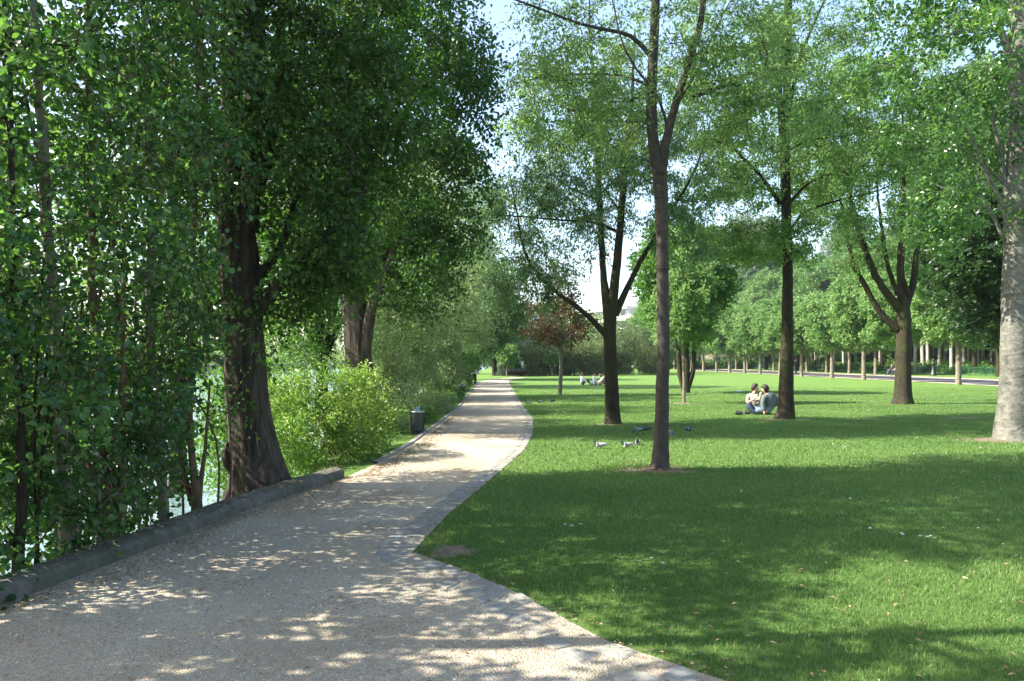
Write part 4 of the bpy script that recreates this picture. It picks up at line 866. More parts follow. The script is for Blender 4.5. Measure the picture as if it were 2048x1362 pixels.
# tall poplars over the wood
tp = gen_tree('tall_poplar', 'tall grey-green poplar towering over the wood, seen just left of the vase-shaped tree', (62, 120, .9), 25, 6, 4.5, [(0, 0, 15, 4.0, 4.2, 10, 420)], 'silver', 'bark_young', 100, 1.2, .36, 96, 'tall poplars towering over the wood', .35, .6, 14, 1.3, fork=4, tb=.45)
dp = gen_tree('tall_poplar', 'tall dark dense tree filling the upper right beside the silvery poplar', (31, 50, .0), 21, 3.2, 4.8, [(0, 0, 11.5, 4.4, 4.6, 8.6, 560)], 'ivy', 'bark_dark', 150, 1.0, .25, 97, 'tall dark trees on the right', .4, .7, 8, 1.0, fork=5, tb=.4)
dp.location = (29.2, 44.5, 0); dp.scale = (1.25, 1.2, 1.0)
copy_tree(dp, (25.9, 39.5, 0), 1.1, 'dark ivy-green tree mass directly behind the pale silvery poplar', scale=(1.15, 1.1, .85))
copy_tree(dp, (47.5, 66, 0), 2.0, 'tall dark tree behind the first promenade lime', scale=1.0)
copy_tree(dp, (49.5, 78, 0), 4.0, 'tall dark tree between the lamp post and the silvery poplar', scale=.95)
for x, y, s in [(63, 108, 1.05), (70, 96, 1.1), (64, 148, 1.1), (75, 118, 1.15), (60, 168, 1.1), (68, 82, 1.05), (80, 100, 1.1), (50, 165, 1.35), (44, 176, 1.3), (57, 172, 1.35)]:
    copy_tree(tp, (x, y, float(ground_z(x, y)) - .1), g1.uniform(0, 6.28), 'tall grey-green poplar towering over the wood behind the promenade', scale=s)
tg = gen_tree('tall_tree', 'tall light green tree rising behind the promenade limes, left of the vase-shaped trunk', (52, 108, .8), 19, 4, 4.5, [(0, 0, 11, 4.4, 4.6, 7.4, 380), (1, 1, 5.5, 3, 3, 2, 60)], 'lime', 'bark_dark', 110, 1.15, .32, 98, 'tall green trees behind the promenade', .3, .7, 12, 1.2, fork=4, tb=.4)
for x, y, s in [(53, 88, .95), (55, 124, 1.0), (50, 134, .95), (49, 148, 1.05), (58, 96, 1.1), (46, 160, 1.1), (58, 78, 1.0), (62, 134, 1.1), (40, 168, 1.0), (32, 176, .95)]:
    copy_tree(tg, (x, y, float(ground_z(x, y)) - .1), g1.uniform(0, 6.28), 'tall light green tree rising behind the promenade limes', scale=s)
tg['label'] = 'tall light green tree rising behind the promenade limes'
tp['label'] = 'tall grey-green poplar towering over the wood behind the promenade'

# undergrowth: one continuous leafy mass under the wood, and the far woodland
def leaf_mass(name, label, cat, boxes, mat, size, seed, kind='stuff', tb=.5, ts=.25):
    g = np.random.default_rng(seed); cs = []
    for (x0, x1, y0, y1, z0, z1, n) in boxes:
        x = g.uniform(x0, x1, n); y = g.uniform(y0, y1, n); lump = .62 + .38 * np.sin(x * .45 + 1.7 * np.sin(y * .31)) * np.sin(y * .37 + seed); z = z0 + (z1 - z0) * g.random(n) ** .8 * lump
        cs.append(np.c_[x, y, z])
    c = np.concatenate(cs); o = make_leaves(name, M[mat], None, (0, 0, 0), c, 26, size * 2.6, size, .8, 'kite', .2, .4, rng=g, tb=tb, ts=ts)
    return tag(o, label, cat, kind=kind)
leaf_mass('undergrowth', 'dark ivy and undergrowth covering the floor of the wood behind the fence', 'undergrowth', [(52, 56, 62, 175, .2, 1.3, 1700), (56, 74, 66, 180, .6, 2.6, 2600)], 'maple', .24, 5, tb=.45)
leaf_mass('woodland', 'deep green woodland closing the view beyond the park', 'woodland', [(74, 96, 60, 200, 0, 17, 5200), (-30, 90, 205, 235, 0, 17, 4200)], 'dense', .55, 6, tb=.35)
leaf_mass('far_bank_trees', 'hazy low line of trees on the far side of the river', 'woodland', [(-110, -84, -30, 420, .5, 8.5, 5200)], 'willow', .6, 7, tb=.5)

# bamboo clumps and shrubs at the end of the lawn
def bamboo(label, x, y, rx, h, seed, tb=.55):
    g = np.random.default_rng(seed); base = np.array([x, y, 0.]); sk = []; cl = []
    for k in range(34):
        a = g.uniform(0, 6.28); r = math.sqrt(g.random()) * rx * .55; b0 = [x + r * math.cos(a), y + r * math.sin(a), -.05]; hh = h * g.uniform(.65, 1.05)
        out = g.uniform(.25, .75) * rx; t = [b0[0] + out * math.cos(a), b0[1] + out * math.sin(a), hh]
        mid = [b0[0] + out * .25 * math.cos(a), b0[1] + out * .25 * math.sin(a), hh * .6]
        sk.append(([[*b0, .02], [*mid, .016], [*t, .006]], .3))
        for q in np.linspace(.15, 1.05, 9): cl.append([b0[0] + out * q ** 2 * math.cos(a) + g.normal(0, .15), b0[1] + out * q ** 2 * math.sin(a) + g.normal(0, .15), hh * q])
    cl = np.array(cl); root = empty('bamboo_clump', base, label, 'bamboo', 'bamboo clumps at the end of the lawn')
    grow(sk, None, M['bamboo'] if False else M['bark_young'], root, base, 4, name='stem')
    make_leaves('foliage', M['bamboo'], root, base, cl, 44, .50, .26, .32, 'kite', .7, .3, rng=g, tmix=np.clip(.15 + .6 * (cl[:, 2] / h) * g.uniform(.5, 1.2, len(cl)), 0, 1) * 0 + g.normal(tb, .2, len(cl)))
bamboo('yellowish bamboo clump beside the flower bed', 2.9, 84, 2.1, 3.4, 101)
bamboo('pale arching bamboo clump behind the tiny sapling', 6.0, 86, 2.2, 3.3, 102)
bamboo('bamboo clump behind the picnicking group', 9.0, 86, 2.2, 3.9, 103)
bamboo('dark bamboo clump right of the many-stemmed tree', 12.3, 88, 2.5, 4.8, 104, .3)
bamboo('tallest dark bamboo clump behind the nearest slim trunk', 16.2, 90, 2.9, 5.2, 105, .3)
bush('shrub', 'blue-green rounded shrub behind the picnic, above the bamboo', (12.0, 97, 0), [(12, 97, 3.9, 4.0, 2.5, 3.8, 240)], 'willow', 60, .9, .3, 'shrubs closing the lawn', 5, seed=41, tb=.4)
bush('shrub', 'light green leafy shrub in front of the white apartment building', (19.5, 103, 0), [(18.8, 103, 4.4, 4.6, 2.5, 4.4, 300)], 'lime', 60, .9, .3, 'shrubs closing the lawn', 5, seed=42, tb=.35)
bush('shrub', 'small clipped green shrub at the left end of the bamboo', (.2, 87, 0), [(.2, 87, .9, 1.1, .9, .8, 60)], 'maple', 60, .4, .2, 'shrubs closing the lawn', 4, seed=43, tb=.5)
bush('shrub', 'spiky grey-green shrub above the flower bed', (-1.0, 88, 0), [(-1.0, 88, 1.0, .8, .8, .9, 50)], 'silver', 60, .4, .2, 'shrubs closing the lawn', 4, seed=44, tb=.2)
gen_tree('conifer_tree', 'dark blue-grey conifer in the distance left of the red-leaved sapling', (5.2, 128, 0), 11.5, .8, 3, [(0, 0, 5, 4.4, 3.5, 4.6, 300), (-.6, 0, 8.6, 2.4, 2, 2.6, 70)], 'conifer', 'bark_dark', 70, 1.1, .3, 111, 'dark distant conifers', .3, .35, 3, .8, tb=.5, cat='tree')
gen_tree('conifer_tree', 'smaller dark conifer behind the yellowish bamboo', (9.8, 122, 0), 9, .8, 3, [(0, 0, 4, 3.6, 3, 4.0, 220)], 'conifer', 'bark_dark', 70, 1.1, .3, 112, 'dark distant conifers', .3, .35, 3, .8, tb=.5)
bush('shrub', 'dark shrubs on the bank beyond the bend of the path', (-6.6, 95, 0), [(-6.6, 95, 2.0, 3.4, 2.5, 2.2, 150)], 'dense', 90, .8, .26, 'shrubs closing the lawn', 5, seed=47, tb=.4)
def flowers():
    g = np.random.default_rng(8); x = g.uniform(-1.6, 2.2, 160); y = 83.2 + g.uniform(-.5, .9, 160); z = g.uniform(.1, .75, 160)
    o = make_leaves('flower_bed', M['silver'], None, (0, 0, 0), np.c_[x, y, z], 30, .22, .13, .6, 'kite', .2, .5, rng=g, tb=.3); tag(o, 'grey-green flower bed at the far end of the lawn', 'flower bed', kind='stuff')
    x = g.uniform(-.7, 1.9, 60); o = make_leaves('red_flowers', M['red'], None, (0, 0, 0), np.c_[x, 82.9 + g.uniform(-.2, .2, 60), g.uniform(.2, .45, 60)], 24, .16, .10, .7, 'kite', 0, .5, rng=g, tb=.05, ts=.1)
    tag(o, 'band of red flowers along the front of the bed', 'flowers', kind='stuff')
flowers()
leaf_mass('clipped_hedge', 'dark clipped hedge at the far end of the promenade', 'hedge', [(28, 48, 152, 154, 0, 2.6, 700)], 'dense', .3, 9, kind='thing', tb=.2)
# ------------------------------------------------------------------ shapes for made things
def lathe(bm, prof, seg=24, z0=0, cx=0, cy=0):
    rings = []
    for r, z in prof:
        rings.append([bm.verts.new((cx + r * math.cos(2 * math.pi * i / seg), cy + r * math.sin(2 * math.pi * i / seg), z0 + z)) for i in range(seg)])
    for a, b in zip(rings, rings[1:]):
        for i in range(seg): bm.faces.new((a[i], a[(i + 1) % seg], b[(i + 1) % seg], b[i]))
    bm.faces.new(rings[0][::-1]); bm.faces.new(rings[-1]); return bm
def box(bm, x0, x1, y0, y1, z0, z1, bev=0):
    r = bmesh.ops.create_cube(bm, size=1); vs = r['verts']
    for v in vs: v.co = Vector(((x0 + x1) / 2 + v.co.x * (x1 - x0), (y0 + y1) / 2 + v.co.y * (y1 - y0), (z0 + z1) / 2 + v.co.z * (z1 - z0)))
    if bev:
        es = list({e for v in vs for e in v.link_edges}); bmesh.ops.bevel(bm, geom=es, offset=bev, segments=2, affect='EDGES')
    return bm
def tubebm(bm, pts, r, seg=8):
    pts = [Vector(p) for p in pts]; rr = r if isinstance(r, (list, tuple)) else [r] * len(pts); rings = []
    for i, p in enumerate(pts):
        t = (pts[min(i + 1, len(pts) - 1)] - pts[max(i - 1, 0)]).normalized(); ref = Vector((1, 0, 0)) if abs(t.x) < .8 else Vector((0, 1, 0))
        u = t.cross(ref).normalized(); v = t.cross(u)
        rings.append([bm.verts.new(p + rr[i] * (math.cos(6.28318 * k / seg) * u + math.sin(6.28318 * k / seg) * v)) for k in range(seg)])
    for a, b in zip(rings, rings[1:]):
        for k in range(seg): bm.faces.new((a[k], a[(k + 1) % seg], b[(k + 1) % seg], b[k]))
    bm.faces.new(rings[0][::-1]); bm.faces.new(rings[-1]); return bm
M['iron'] = plain('dark_iron', (.022, .026, .028), .45, .2)
M['bin'] = plain('bin_paint', (.020, .028, .032), .5, 0, .3)
M['bin_rim'] = plain('bin_rim', (.20, .22, .22), .35, .3)
M['bag'] = plain('bin_liner', (.05, .10, .11), .35)
M['bluebag'] = plain('blue_wrapper', (.10, .25, .42), .4)
M['green_iron'] = plain('green_iron', (.012, .085, .065), .45, .1)
M['lamp_glass'] = plain('lamp_glass', (.75, .76, .72), .3)
M['skin'] = plain('skin', (.50, .30, .21), .6, 0, .08)
M['hair_dark'] = plain('hair_dark', (.022, .016, .012), .7, 0, .4, 60)
M['hair_red'] = plain('hair_auburn', (.12, .055, .03), .7, 0, .4, 60)
M['jacket'] = plain('grey_jacket', (.095, .120, .125), .9, 0, .12, 20)
M['jeans'] = plain('blue_jeans', (.14, .20, .27), .9, 0, .2, 20)
M['jeans_dark'] = plain('dark_jeans', (.03, .055, .10), .9, 0, .2, 20)
M['white_cloth'] = plain('white_cloth', (.74, .74, .73), .9, 0, .05)
M['cream_cloth'] = plain('cream_cloth', (.26, .235, .20), .9, 0, .08)
M['pink_cloth'] = plain('pink_cloth', (.70, .42, .42), .9, 0, .08)
M['mauve_cloth'] = plain('mauve_cloth', (.42, .34, .38), .9, 0, .08)
M['dark_cloth'] = plain('dark_cloth', (.018, .022, .032), .9, 0, .2)
M['grey_cloth'] = plain('grey_cloth', (.20, .18, .17), .9, 0, .2)
M['shoe'] = plain('shoe_leather', (.02, .018, .018), .5)
M['leather'] = plain('tan_leather', (.30, .085, .03), .5)
M['pig_grey'] = plain('pigeon_grey', (.17, .19, .22), .7, 0, .3, 30)
M['pig_dark'] = plain('pigeon_dark', (.030, .035, .045), .6, 0, .3, 30)
M['pig_white'] = plain('pigeon_white', (.27, .275, .28), .7, 0, .1, 30)
M['beak'] = plain('beak_horn', (.12, .09, .08), .5)
M['pink'] = plain('bird_leg', (.45, .12, .10), .6)
M['white_paint'] = plain('white_render', (.50, .50, .51), .8, 0, .05)
M['grey_render'] = plain('grey_render', (.40, .42, .45), .8, 0, .06)
M['pale_render'] = plain('cream_render', (.72, .66, .48), .8, 0, .05)
M['glass'] = plain('window_glass', (.05, .065, .075), .12, 0, .2)
M['plastic'] = plain('pale_plastic', (.60, .74, .80), .25)

# ------------------------------------------------------------------ litter bins
def litter_bin(label, loc, liner=True):
    root = empty('litter_bin', loc, label, 'litter bin', 'black litter bins beside the path'); root.scale = (.9, .9, .93)
    bm = bmesh.new(); lathe(bm, [(.115, 0), (.135, .012), (.135, .045), (.120, .055), (.158, .085), (.162, .12), (.164, .52), (.160, .535), (.150, .535), (.148, .50), (.0005, .49)], 36)
    bmobj('bin_body', bm, M['bin'], root)
    bm = bmesh.new()
    for k in range(28):
        a = 6.28318 * k / 28; tubebm(bm, [(.165 * math.cos(a), .165 * math.sin(a), .11), (.166 * math.cos(a), .166 * math.sin(a), .50)], .0035, 5)
    bmobj('ribs', bm, M['bin'], root)
    bm = bmesh.new(); lathe(bm, [(.150, .500), (.178, .505), (.186, .520), (.184, .535), (.172, .545), (.150, .542), (.140, .53)], 36)
    bmobj('rim', bm, M['bin_rim'], root, True)
    if liner:
        g = np.random.default_rng(4); bm = bmesh.new(); bmesh.ops.create_icosphere(bm, subdivisions=3, radius=.10)
        for v in bm.verts: v.co = Vector((v.co.x * 1.25, v.co.y * 1.1, v.co.z * .55 + .545)) + Vector(g.normal(0, .008, 3))
        bmobj('liner', bm, M['bag'], root)
    return root
b1 = litter_bin('larger black ribbed litter bin with blue rubbish showing above its pale rim', (*G(839, 869)[:2] + np.array([-.06, .15]), 0))
bm = bmesh.new(); bmesh.ops.create_icosphere(bm, subdivisions=2, radius=.045)
for v in bm.verts: v.co = Vector((v.co.x * .9, v.co.y, v.co.z * 1.3)) + Vector(R.normal(0, .006, 3))
bmobj('wrapper', bm, M['bluebag'], b1, loc=(.02, -.03, .60))
litter_bin('smaller-looking black litter bin farther up the path among the leaves', (*G(928, 793)[:2] + np.array([-.12, .2]), 0))
def white_post():
    x, y, _ = G(957, 768); root = empty('litter_bin', (x - .25, y + .5, 0), 'small post with a white conical cap at the far bend of the path', 'post')
    root.name = 'capped_post'
    bm = bmesh.new(); lathe(bm, [(.10, 0), (.10, .62), (.085, .64), (.085, .68)], 20); bmobj('post_body', bm, M['iron'], root)
    bm = bmesh.new(); lathe(bm, [(.28, .68), (.27, .74), (.16, .82), (.13, .86), (.13, .95), (.06, 1.02), (.01, 1.03)], 24); bmobj('cap', bm, M['white_paint'], root, True)
white_post()

# ------------------------------------------------------------------ lamps, fence, benches
def lamp(label, loc):
    root = empty('street_lamp', loc, label, 'street lamp', 'dark cast-iron lamp posts behind the promenade')
    bm = bmesh.new(); lathe(bm, [(.34, 0), (.34, .10), (.30, .16), (.28, .30), (.24, .34), (.155, .95), (.145, 1.22), (.24, 1.30), (.25, 1.36), (.15, 1.42), (.12, 1.50), (.13, 1.66), (.15, 1.70), (.09, 1.78), (.05, 1.86)], 24); bmobj('pedestal', bm, M['iron'], root, True)
    bm = bmesh.new(); lathe(bm, [(.052, 1.84), (.045, 3.9), (.06, 3.95), (.07, 4.05)], 14); bmobj('pole', bm, M['iron'], root, True)
    bm = bmesh.new(); lathe(bm, [(.07, 4.05), (.20, 4.12), (.26, 4.6), (.24, 4.62)], 8); l = bmobj('lantern', bm, M['lamp_glass'], root)
    bm = bmesh.new(); lathe(bm, [(.28, 4.62), (.27, 4.66), (.12, 4.84), (.04, 4.90), (.03, 4.99), (.01, 5.02)], 16); bmobj('lantern_cap', bm, M['iron'], root)
    return root
L0 = lamp('dark lamp post with flared pedestal just right of the thick vase-shaped trunk', (46.2, 84.2, 0))
copy_tree(L0, (46.2, 117, 0), 0, 'dark lamp post standing between two middle promenade limes, half in shade')
copy_tree(L0, (46.2, 155, 0), 0, 'farthest lamp post, small, left of the couple on the lawn')
def fence():
    root = empty('park_fence', (50, 60, 0), 'low green iron park fence running in front of the wood', 'fence')
    n = 0
    for k in range(38):
        bm = bmesh.new(); yy = k * 3.0; box(bm, -.03, .03, yy - .03, yy + .03, 0, 1.02); lathe(bm, [(.04, 1.02), (.045, 1.06), (.01, 1.10)], 8, cy=yy); bmobj('post', bm, M['green_iron'], root)
    V = []; F = []; n = 0
    bm = bmesh.new()
    for z in (.12, .86): box(bm, -.012, .012, 0, 111, z, z + .03)
    for y in np.arange(.13, 111, .13): box(bm, -.008, .008, y - .008, y + .008, .05, .94)
    bmobj('railing', bm, M['green_iron'], root)
fence()
def bench(label, loc, rz):
    root = empty('park_bench', loc, label, 'bench', 'green park benches along the promenade', rz)
    bm = bmesh.new()
    for k in range(5): box(bm, -.9, .9, -.22 + k * .095, -.14 + k * .095, .43, .455, .004)
    bmobj('seat', bm, M['green_iron'], root)
    bm = bmesh.new()
    for k in range(4): box(bm, -.9, .9, .27 + .035 * k, .295 + .035 * k, .52 + k * .1, .60 + k * .1, .004)
    bmobj('backrest', bm, M['green_iron'], root)
    for sx in (-.72, .72):
        bm = bmesh.new(); tubebm(bm, [(sx, -.20, 0), (sx, -.12, .22), (sx, -.18, .43)], .022); bmobj('leg', bm, M['iron'], root)
        bm = bmesh.new(); tubebm(bm, [(sx, .34, 0), (sx, .22, .25), (sx, .24, .45), (sx, .42, .92)], .022); bmobj('leg', bm, M['iron'], root)
        bm = bmesh.new(); tubebm(bm, [(sx, -.18, .43), (sx, -.2, .62), (sx, .1, .66), (sx, .3, .64)], .018); bmobj('armrest', bm, M['iron'], root)
    return root
BX, BY = 41.0, 82.5
bn = bench('green park bench with two people sitting on it', (BX + .35, BY, 0), math.radians(-90))
copy_tree(bn, (41.5, 147, 0), math.radians(-90), 'empty green park bench far along the promenade')

# ------------------------------------------------------------------ people
def person(label, loc, rz, J, clothes, hair, group=None, hair_len=.0, scale=1.0, hands=True, face=0.0):
    """J: joints in metres; one skinned surface for the body, clothing as shells of it"""
    root = empty('person', loc, label, 'person', group, rz); root.scale = (scale,) * 3
    V = []; E = []; Rr = []; reg = []
    def add(p, r, parent, rg):
        V.append(Vector(p)); Rr.append(r); reg.append(rg)
        if parent is not None: E.append((parent, len(V) - 1))
        return len(V) - 1
    def chain(a, pts, rs, rg):
        for p, r in zip(pts, rs): a = add(p, r, a, rg)
        return a
    L = lambda a, b, t: tuple(Vector(a).lerp(Vector(b), t))
    pel = add(J['pelvis'], (.155, .125), None, 'legs')
    waist = add(L(J['pelvis'], J['chest'], .45), (.135, .105), pel, 'torso')
    ch = add(J['chest'], (.165, .125), waist, 'torso')
    nk = add(J['neck'], (.075, .07), ch, 'torso')
    nk2 = add(L(J['neck'], J['head'], .35), (.055, .06), nk, 'skin')
    hd = add(J['head'], (.082, .098), nk2, 'skin'); h = Vector(J['head']); up = (h - Vector(J['neck'])).normalized()
    top = add(h + up * .085, (.070, .082), hd, 'skin')
    fd = Vector((math.cos(face), math.sin(face), -.05)); nose = add(h + fd * .105 - up * .01, (.014, .014), hd, 'skin')
    for s in ('l', 'r'):
        sh, el, wr = J['sh_' + s], J['el_' + s], J['wr_' + s]
        a = chain(ch, [sh], [(.062, .062)], 'torso'); a = chain(a, [L(sh, el, .5), el], [(.050, .050), (.042, .042)], 'arm')
        a = chain(a, [L(el, wr, .45), wr], [(.040, .040), (.028, .028)], 'fore')
        d = (Vector(wr) - Vector(el)).normalized(); hv = Vector(wr) + d * .055; pa = chain(a, [hv], [(.034, .018)], 'skin')
        if hands:
            sd = d.cross(Vector((0, 0, 1)));
            if sd.length < .1: sd = Vector((1, 0, 0))
            sd.normalize(); dn = Vector((0, 0, -1))
            for q, (o, ln) in enumerate([(-.028, .062), (-.009, .074), (.010, .070), (.028, .055)]):
                b0 = hv + sd * o + d * .035
                chain(pa, [b0, b0 + d * ln * .5 + dn * .01, b0 + d * ln * .85 + dn * .035], [(.009, .009), (.0085, .0085), (.007, .007)], 'skin')
            b0 = hv - sd * .036; chain(pa, [b0, b0 - sd * .018 + d * .035], [(.011, .011), (.009, .009)], 'skin')
        hp, kn, an = J['hip_' + s], J['kn_' + s], J['an_' + s]
        a = chain(pel, [hp, L(hp, kn, .5), kn, L(kn, an, .4), an], [(.095, .095), (.085, .085), (.062, .062), (.060, .060), (.042, .042)], 'legs')
        ft = Vector(J['toe_' + s]); chain(a, [L(an, ft, .5), ft], [(.042, .036), (.034, .024)], 'shoe')
    me = bpy.data.meshes.new('body'); me.from_pydata([tuple(v) for v in V], E, [])
    o = bpy.data.objects.new('body', me); COL.objects.link(o)
    sk = o.modifiers.new('s', 'SKIN'); sub = o.modifiers.new('u', 'SUBSURF'); sub.levels = 1; sub.render_levels = 1
    if not me.skin_vertices:
        b = bmesh.new(); b.from_mesh(me); b.verts.layers.skin.verify(); b.to_mesh(me); b.free()
    for i, r in enumerate(Rr): me.skin_vertices[0].data[i].radius = r; me.skin_vertices[0].data[i].use_root = (i == 0)
    dg = bpy.context.evaluated_depsgraph_get(); nm = bpy.data.meshes.new_from_object(o.evaluated_get(dg))
    o.modifiers.clear(); o.data = nm; bpy.data.meshes.remove(me); nm.name = 'body'; nm.materials.clear(); nm.materials.append(M['skin'])
    for p in nm.polygons: p.use_smooth = True
    o.parent = root
    # nearest bone per face
    A = np.array([V[a] for a, b in E]); Bv = np.array([V[b] for a, b in E]); rg = [reg[b] for a, b in E]
    cen = np.array([p.center for p in nm.polygons]); AB = Bv - A; t = np.clip(((cen[:, None] - A[None]) * AB[None]).sum(2) / (AB ** 2).sum(1)[None].clip(1e-6), 0, 1)
    dist = np.linalg.norm(cen[:, None] - (A[None] + t[..., None] * AB[None]), axis=2); nb = dist.argmin(1); fr = np.array([rg[k] for k in nb])
    for (nmx, regs, mat, off) in clothes:
        sel = np.isin(fr, regs)
        if not sel.any(): continue
        b = bmesh.new(); b.from_mesh(nm); b.faces.ensure_lookup_table()
        bmesh.ops.delete(b, geom=[f for f, s in zip(b.faces[:], sel) if not s], context='FACES'); b.normal_update()
        gg = np.random.default_rng(3)
        for v in b.verts: v.co += v.normal * (off + gg.normal(0, off * .18))
        bmobj(nmx, b, M[mat], root, True)
    b = bmesh.new(); bmesh.ops.create_uvsphere(b, u_segments=18, v_segments=12, radius=1.0); gg = np.random.default_rng(5)
    back = -fd; cc = h + up * .045 + back * .022
    for v in b.verts:
        q = v.co.copy(); f = q.dot(fd); zz = q.dot(up)
        s = Vector((q.x * .108, q.y * .108, q.z * .118)); s += Vector(gg.normal(0, .006, 3))
        if f > .25 and zz < .45: s = s * .62
        if zz < -.2 and f < .25: s += Vector((0, 0, -hair_len)) * min(1, -zz) + back * .02
        v.co = cc + s
    bmobj('hair', b, M[hair[0] if isinstance(hair, tuple) else hair], root, True)
    return root
def sit(lean=0, **k):
    J = dict(pelvis=(0, 0, .11), chest=(.02, .0, .40), neck=(.03, 0, .58), head=(.05, 0, .72), sh_l=(.02, .19, .52), sh_r=(.02, -.19, .52), el_l=(.16, .25, .30), el_r=(.16, -.25, .30), wr_l=(.36, .14, .32), wr_r=(.36, -.14, .32),
             hip_l=(.06, .09, .10), hip_r=(.06, -.09, .10), kn_l=(.40, .17, .40), kn_r=(.40, -.17, .40), an_l=(.60, .10, .06), an_r=(.60, -.10, .06), toe_l=(.78, .10, .03), toe_r=(.78, -.10, .03))
    J.update(k); return J
ST = [('shoe', ['shoe'], 'shoe', .006)]
# couple on the lawn; +x is to the right, +y away from the camera
cx, cy, _ = G(1541, 829)
person('person with dark hair in loose grey jacket and pale jeans, seen from behind', (cx, cy, 0), 0,
       dict(pelvis=(0, 0, .12), chest=(-.02, .03, .43), neck=(-.09, .04, .62), head=(-.15, .07, .745), sh_l=(-.20, -.05, .55), sh_r=(.14, .06, .55), el_l=(-.27, -.10, .31), el_r=(.21, .03, .33), wr_l=(-.25, -.16, .13), wr_r=(.10, .24, .24),
            hip_l=(-.08, -.06, .11), hip_r=(-.04, .10, .11), kn_l=(-.46, -.10, .13), kn_r=(-.48, .26, .20), an_l=(-.20, .12, .07), an_r=(-.20, .36, .06), toe_l=(-.06, .22, .05), toe_r=(-.04, .42, .05)),
       [('jacket', ['torso', 'arm', 'fore'], 'jacket', .028), ('jeans', ['legs'], 'jeans', .012)] + ST, 'hair_dark', 'couple sitting on the lawn', .05, 1.0, face=2.6)
person('person in cream T-shirt and dark jeans, facing the one in grey', (cx - .36, cy + .42, 0), 0,
       dict(pelvis=(0, 0, .12), chest=(-.02, -.02, .43), neck=(.0, -.04, .60), head=(.03, -.04, .76), sh_l=(-.16, .05, .54), sh_r=(.02, -.20, .54), el_l=(-.24, -.12, .33), el_r=(.02, -.36, .32), wr_l=(-.10, -.34, .46), wr_r=(.08, -.34, .56),
            hip_l=(-.06, .08, .11), hip_r=(-.04, -.08, .11), kn_l=(.20, .30, .22), kn_r=(-.34, -.42, .30), an_l=(.20, -.05, .06), an_r=(-.14, -.52, .05), toe_l=(.30, -.14, .03), toe_r=(.0, -.56, .03)),
       [('shirt', ['torso', 'arm'], 'cream_cloth', .018), ('jeans', ['legs'], 'jeans_dark', .012)] + ST, 'hair_dark', 'couple sitting on the lawn', .02, 1.0, face=-.6)
def bagthing(name, label, cat, loc, sz, mat, seed=0, group=None, rz=0):
    g = np.random.default_rng(seed); bm = bmesh.new(); bmesh.ops.create_icosphere(bm, subdivisions=3, radius=1)
    for v in bm.verts:
        n = 1 + .12 * math.sin(4 * v.co.x + seed) * math.sin(3 * v.co.y + 1) + g.normal(0, .02); v.co = Vector((math.copysign(abs(v.co.x) ** .7, v.co.x) * sz[0] * n, math.copysign(abs(v.co.y) ** .7, v.co.y) * sz[1] * n, (math.copysign(abs(v.co.z) ** .8, v.co.z) + .95) * sz[2] * n))
    root = empty(name, loc, label, cat, group, rz); bmobj('bag_body', bm, M[mat], root, True)
    bm = bmesh.new(); tubebm(bm, [(-sz[0] * .7, 0, sz[2] * 1.4), (-sz[0] * .4, 0, sz[2] * 2.5), (sz[0] * .4, sz[1] * .3, sz[2] * 2.5), (sz[0] * .7, 0, sz[2] * 1.4)], .008, 6); bmobj('strap', bm, M[mat], root, True)
    return root
a, b_, _ = G(1477, 830); bagthing('hand_bag', 'crumpled black bag lying on the grass left of the couple', 'bag', (a, b_, .01), (.13, .09, .05), 'shoe', 2)
a, b_, _ = G(1494, 829); bagthing('hand_bag', 'small dark bag with pale lining nearest the couple', 'bag', (a, b_, .01), (.09, .07, .045), 'dark_cloth', 3)
a, b_, _ = G(1479, 784); bm = bmesh.new(); tubebm(bm, [(-.14, 0, .045), (-.12, 0, .045), (.06, 0, .045), (.10, 0, .045), (.12, 0, .045), (.15, 0, .045)], [.02, .045, .045, .03, .014, .014], 12)
tag(bmobj('plastic_bottle', bm, M['plastic'], smooth=True, loc=(a, b_, 0)), 'pale plastic bottle lying alone on the sunlit lawn behind the couple', 'bottle')
# picnic group far on the lawn
gx, gy, _ = G(1166, 770); PG = 'three people sitting on the far lawn'
person('person with auburn hair in white, sitting in profile with knees drawn up', (gx - .10, gy, 0), 0, sit(head=(.06, 0, .74)), [('shirt', ['torso', 'arm', 'fore'], 'white_cloth', .026), ('jeans', ['legs'], 'jeans_dark', .014)] + ST, 'hair_red', PG, .03, .95, face=.3)
person('person with black hair in white, legs folded, middle of the three on the far lawn', (gx + .78, gy - .05, 0), 0,
       sit(pelvis=(.05, 0, .11), chest=(-.02, 0, .38), neck=(-.04, .0, .56), head=(-.05, .02, .70), el_l=(-.05, .30, .30), el_r=(-.10, -.25, .28), wr_l=(.20, .40, .12), wr_r=(-.08, -.30, .06), sh_l=(.04, .18, .50), sh_r=(-.10, -.16, .50), kn_l=(-.38, .10, .10), kn_r=(-.36, -.20, .10), an_l=(-.05, -.12, .06), an_r=(-.02, -.30, .06), toe_l=(.1, -.2, .04), toe_r=(.12, -.34, .04)),
       [('shirt', ['torso', 'arm', 'fore'], 'white_cloth', .026), ('jeans', ['legs'], 'jeans', .014)] + ST, 'hair_dark', PG, .0, .95, face=-1.2)
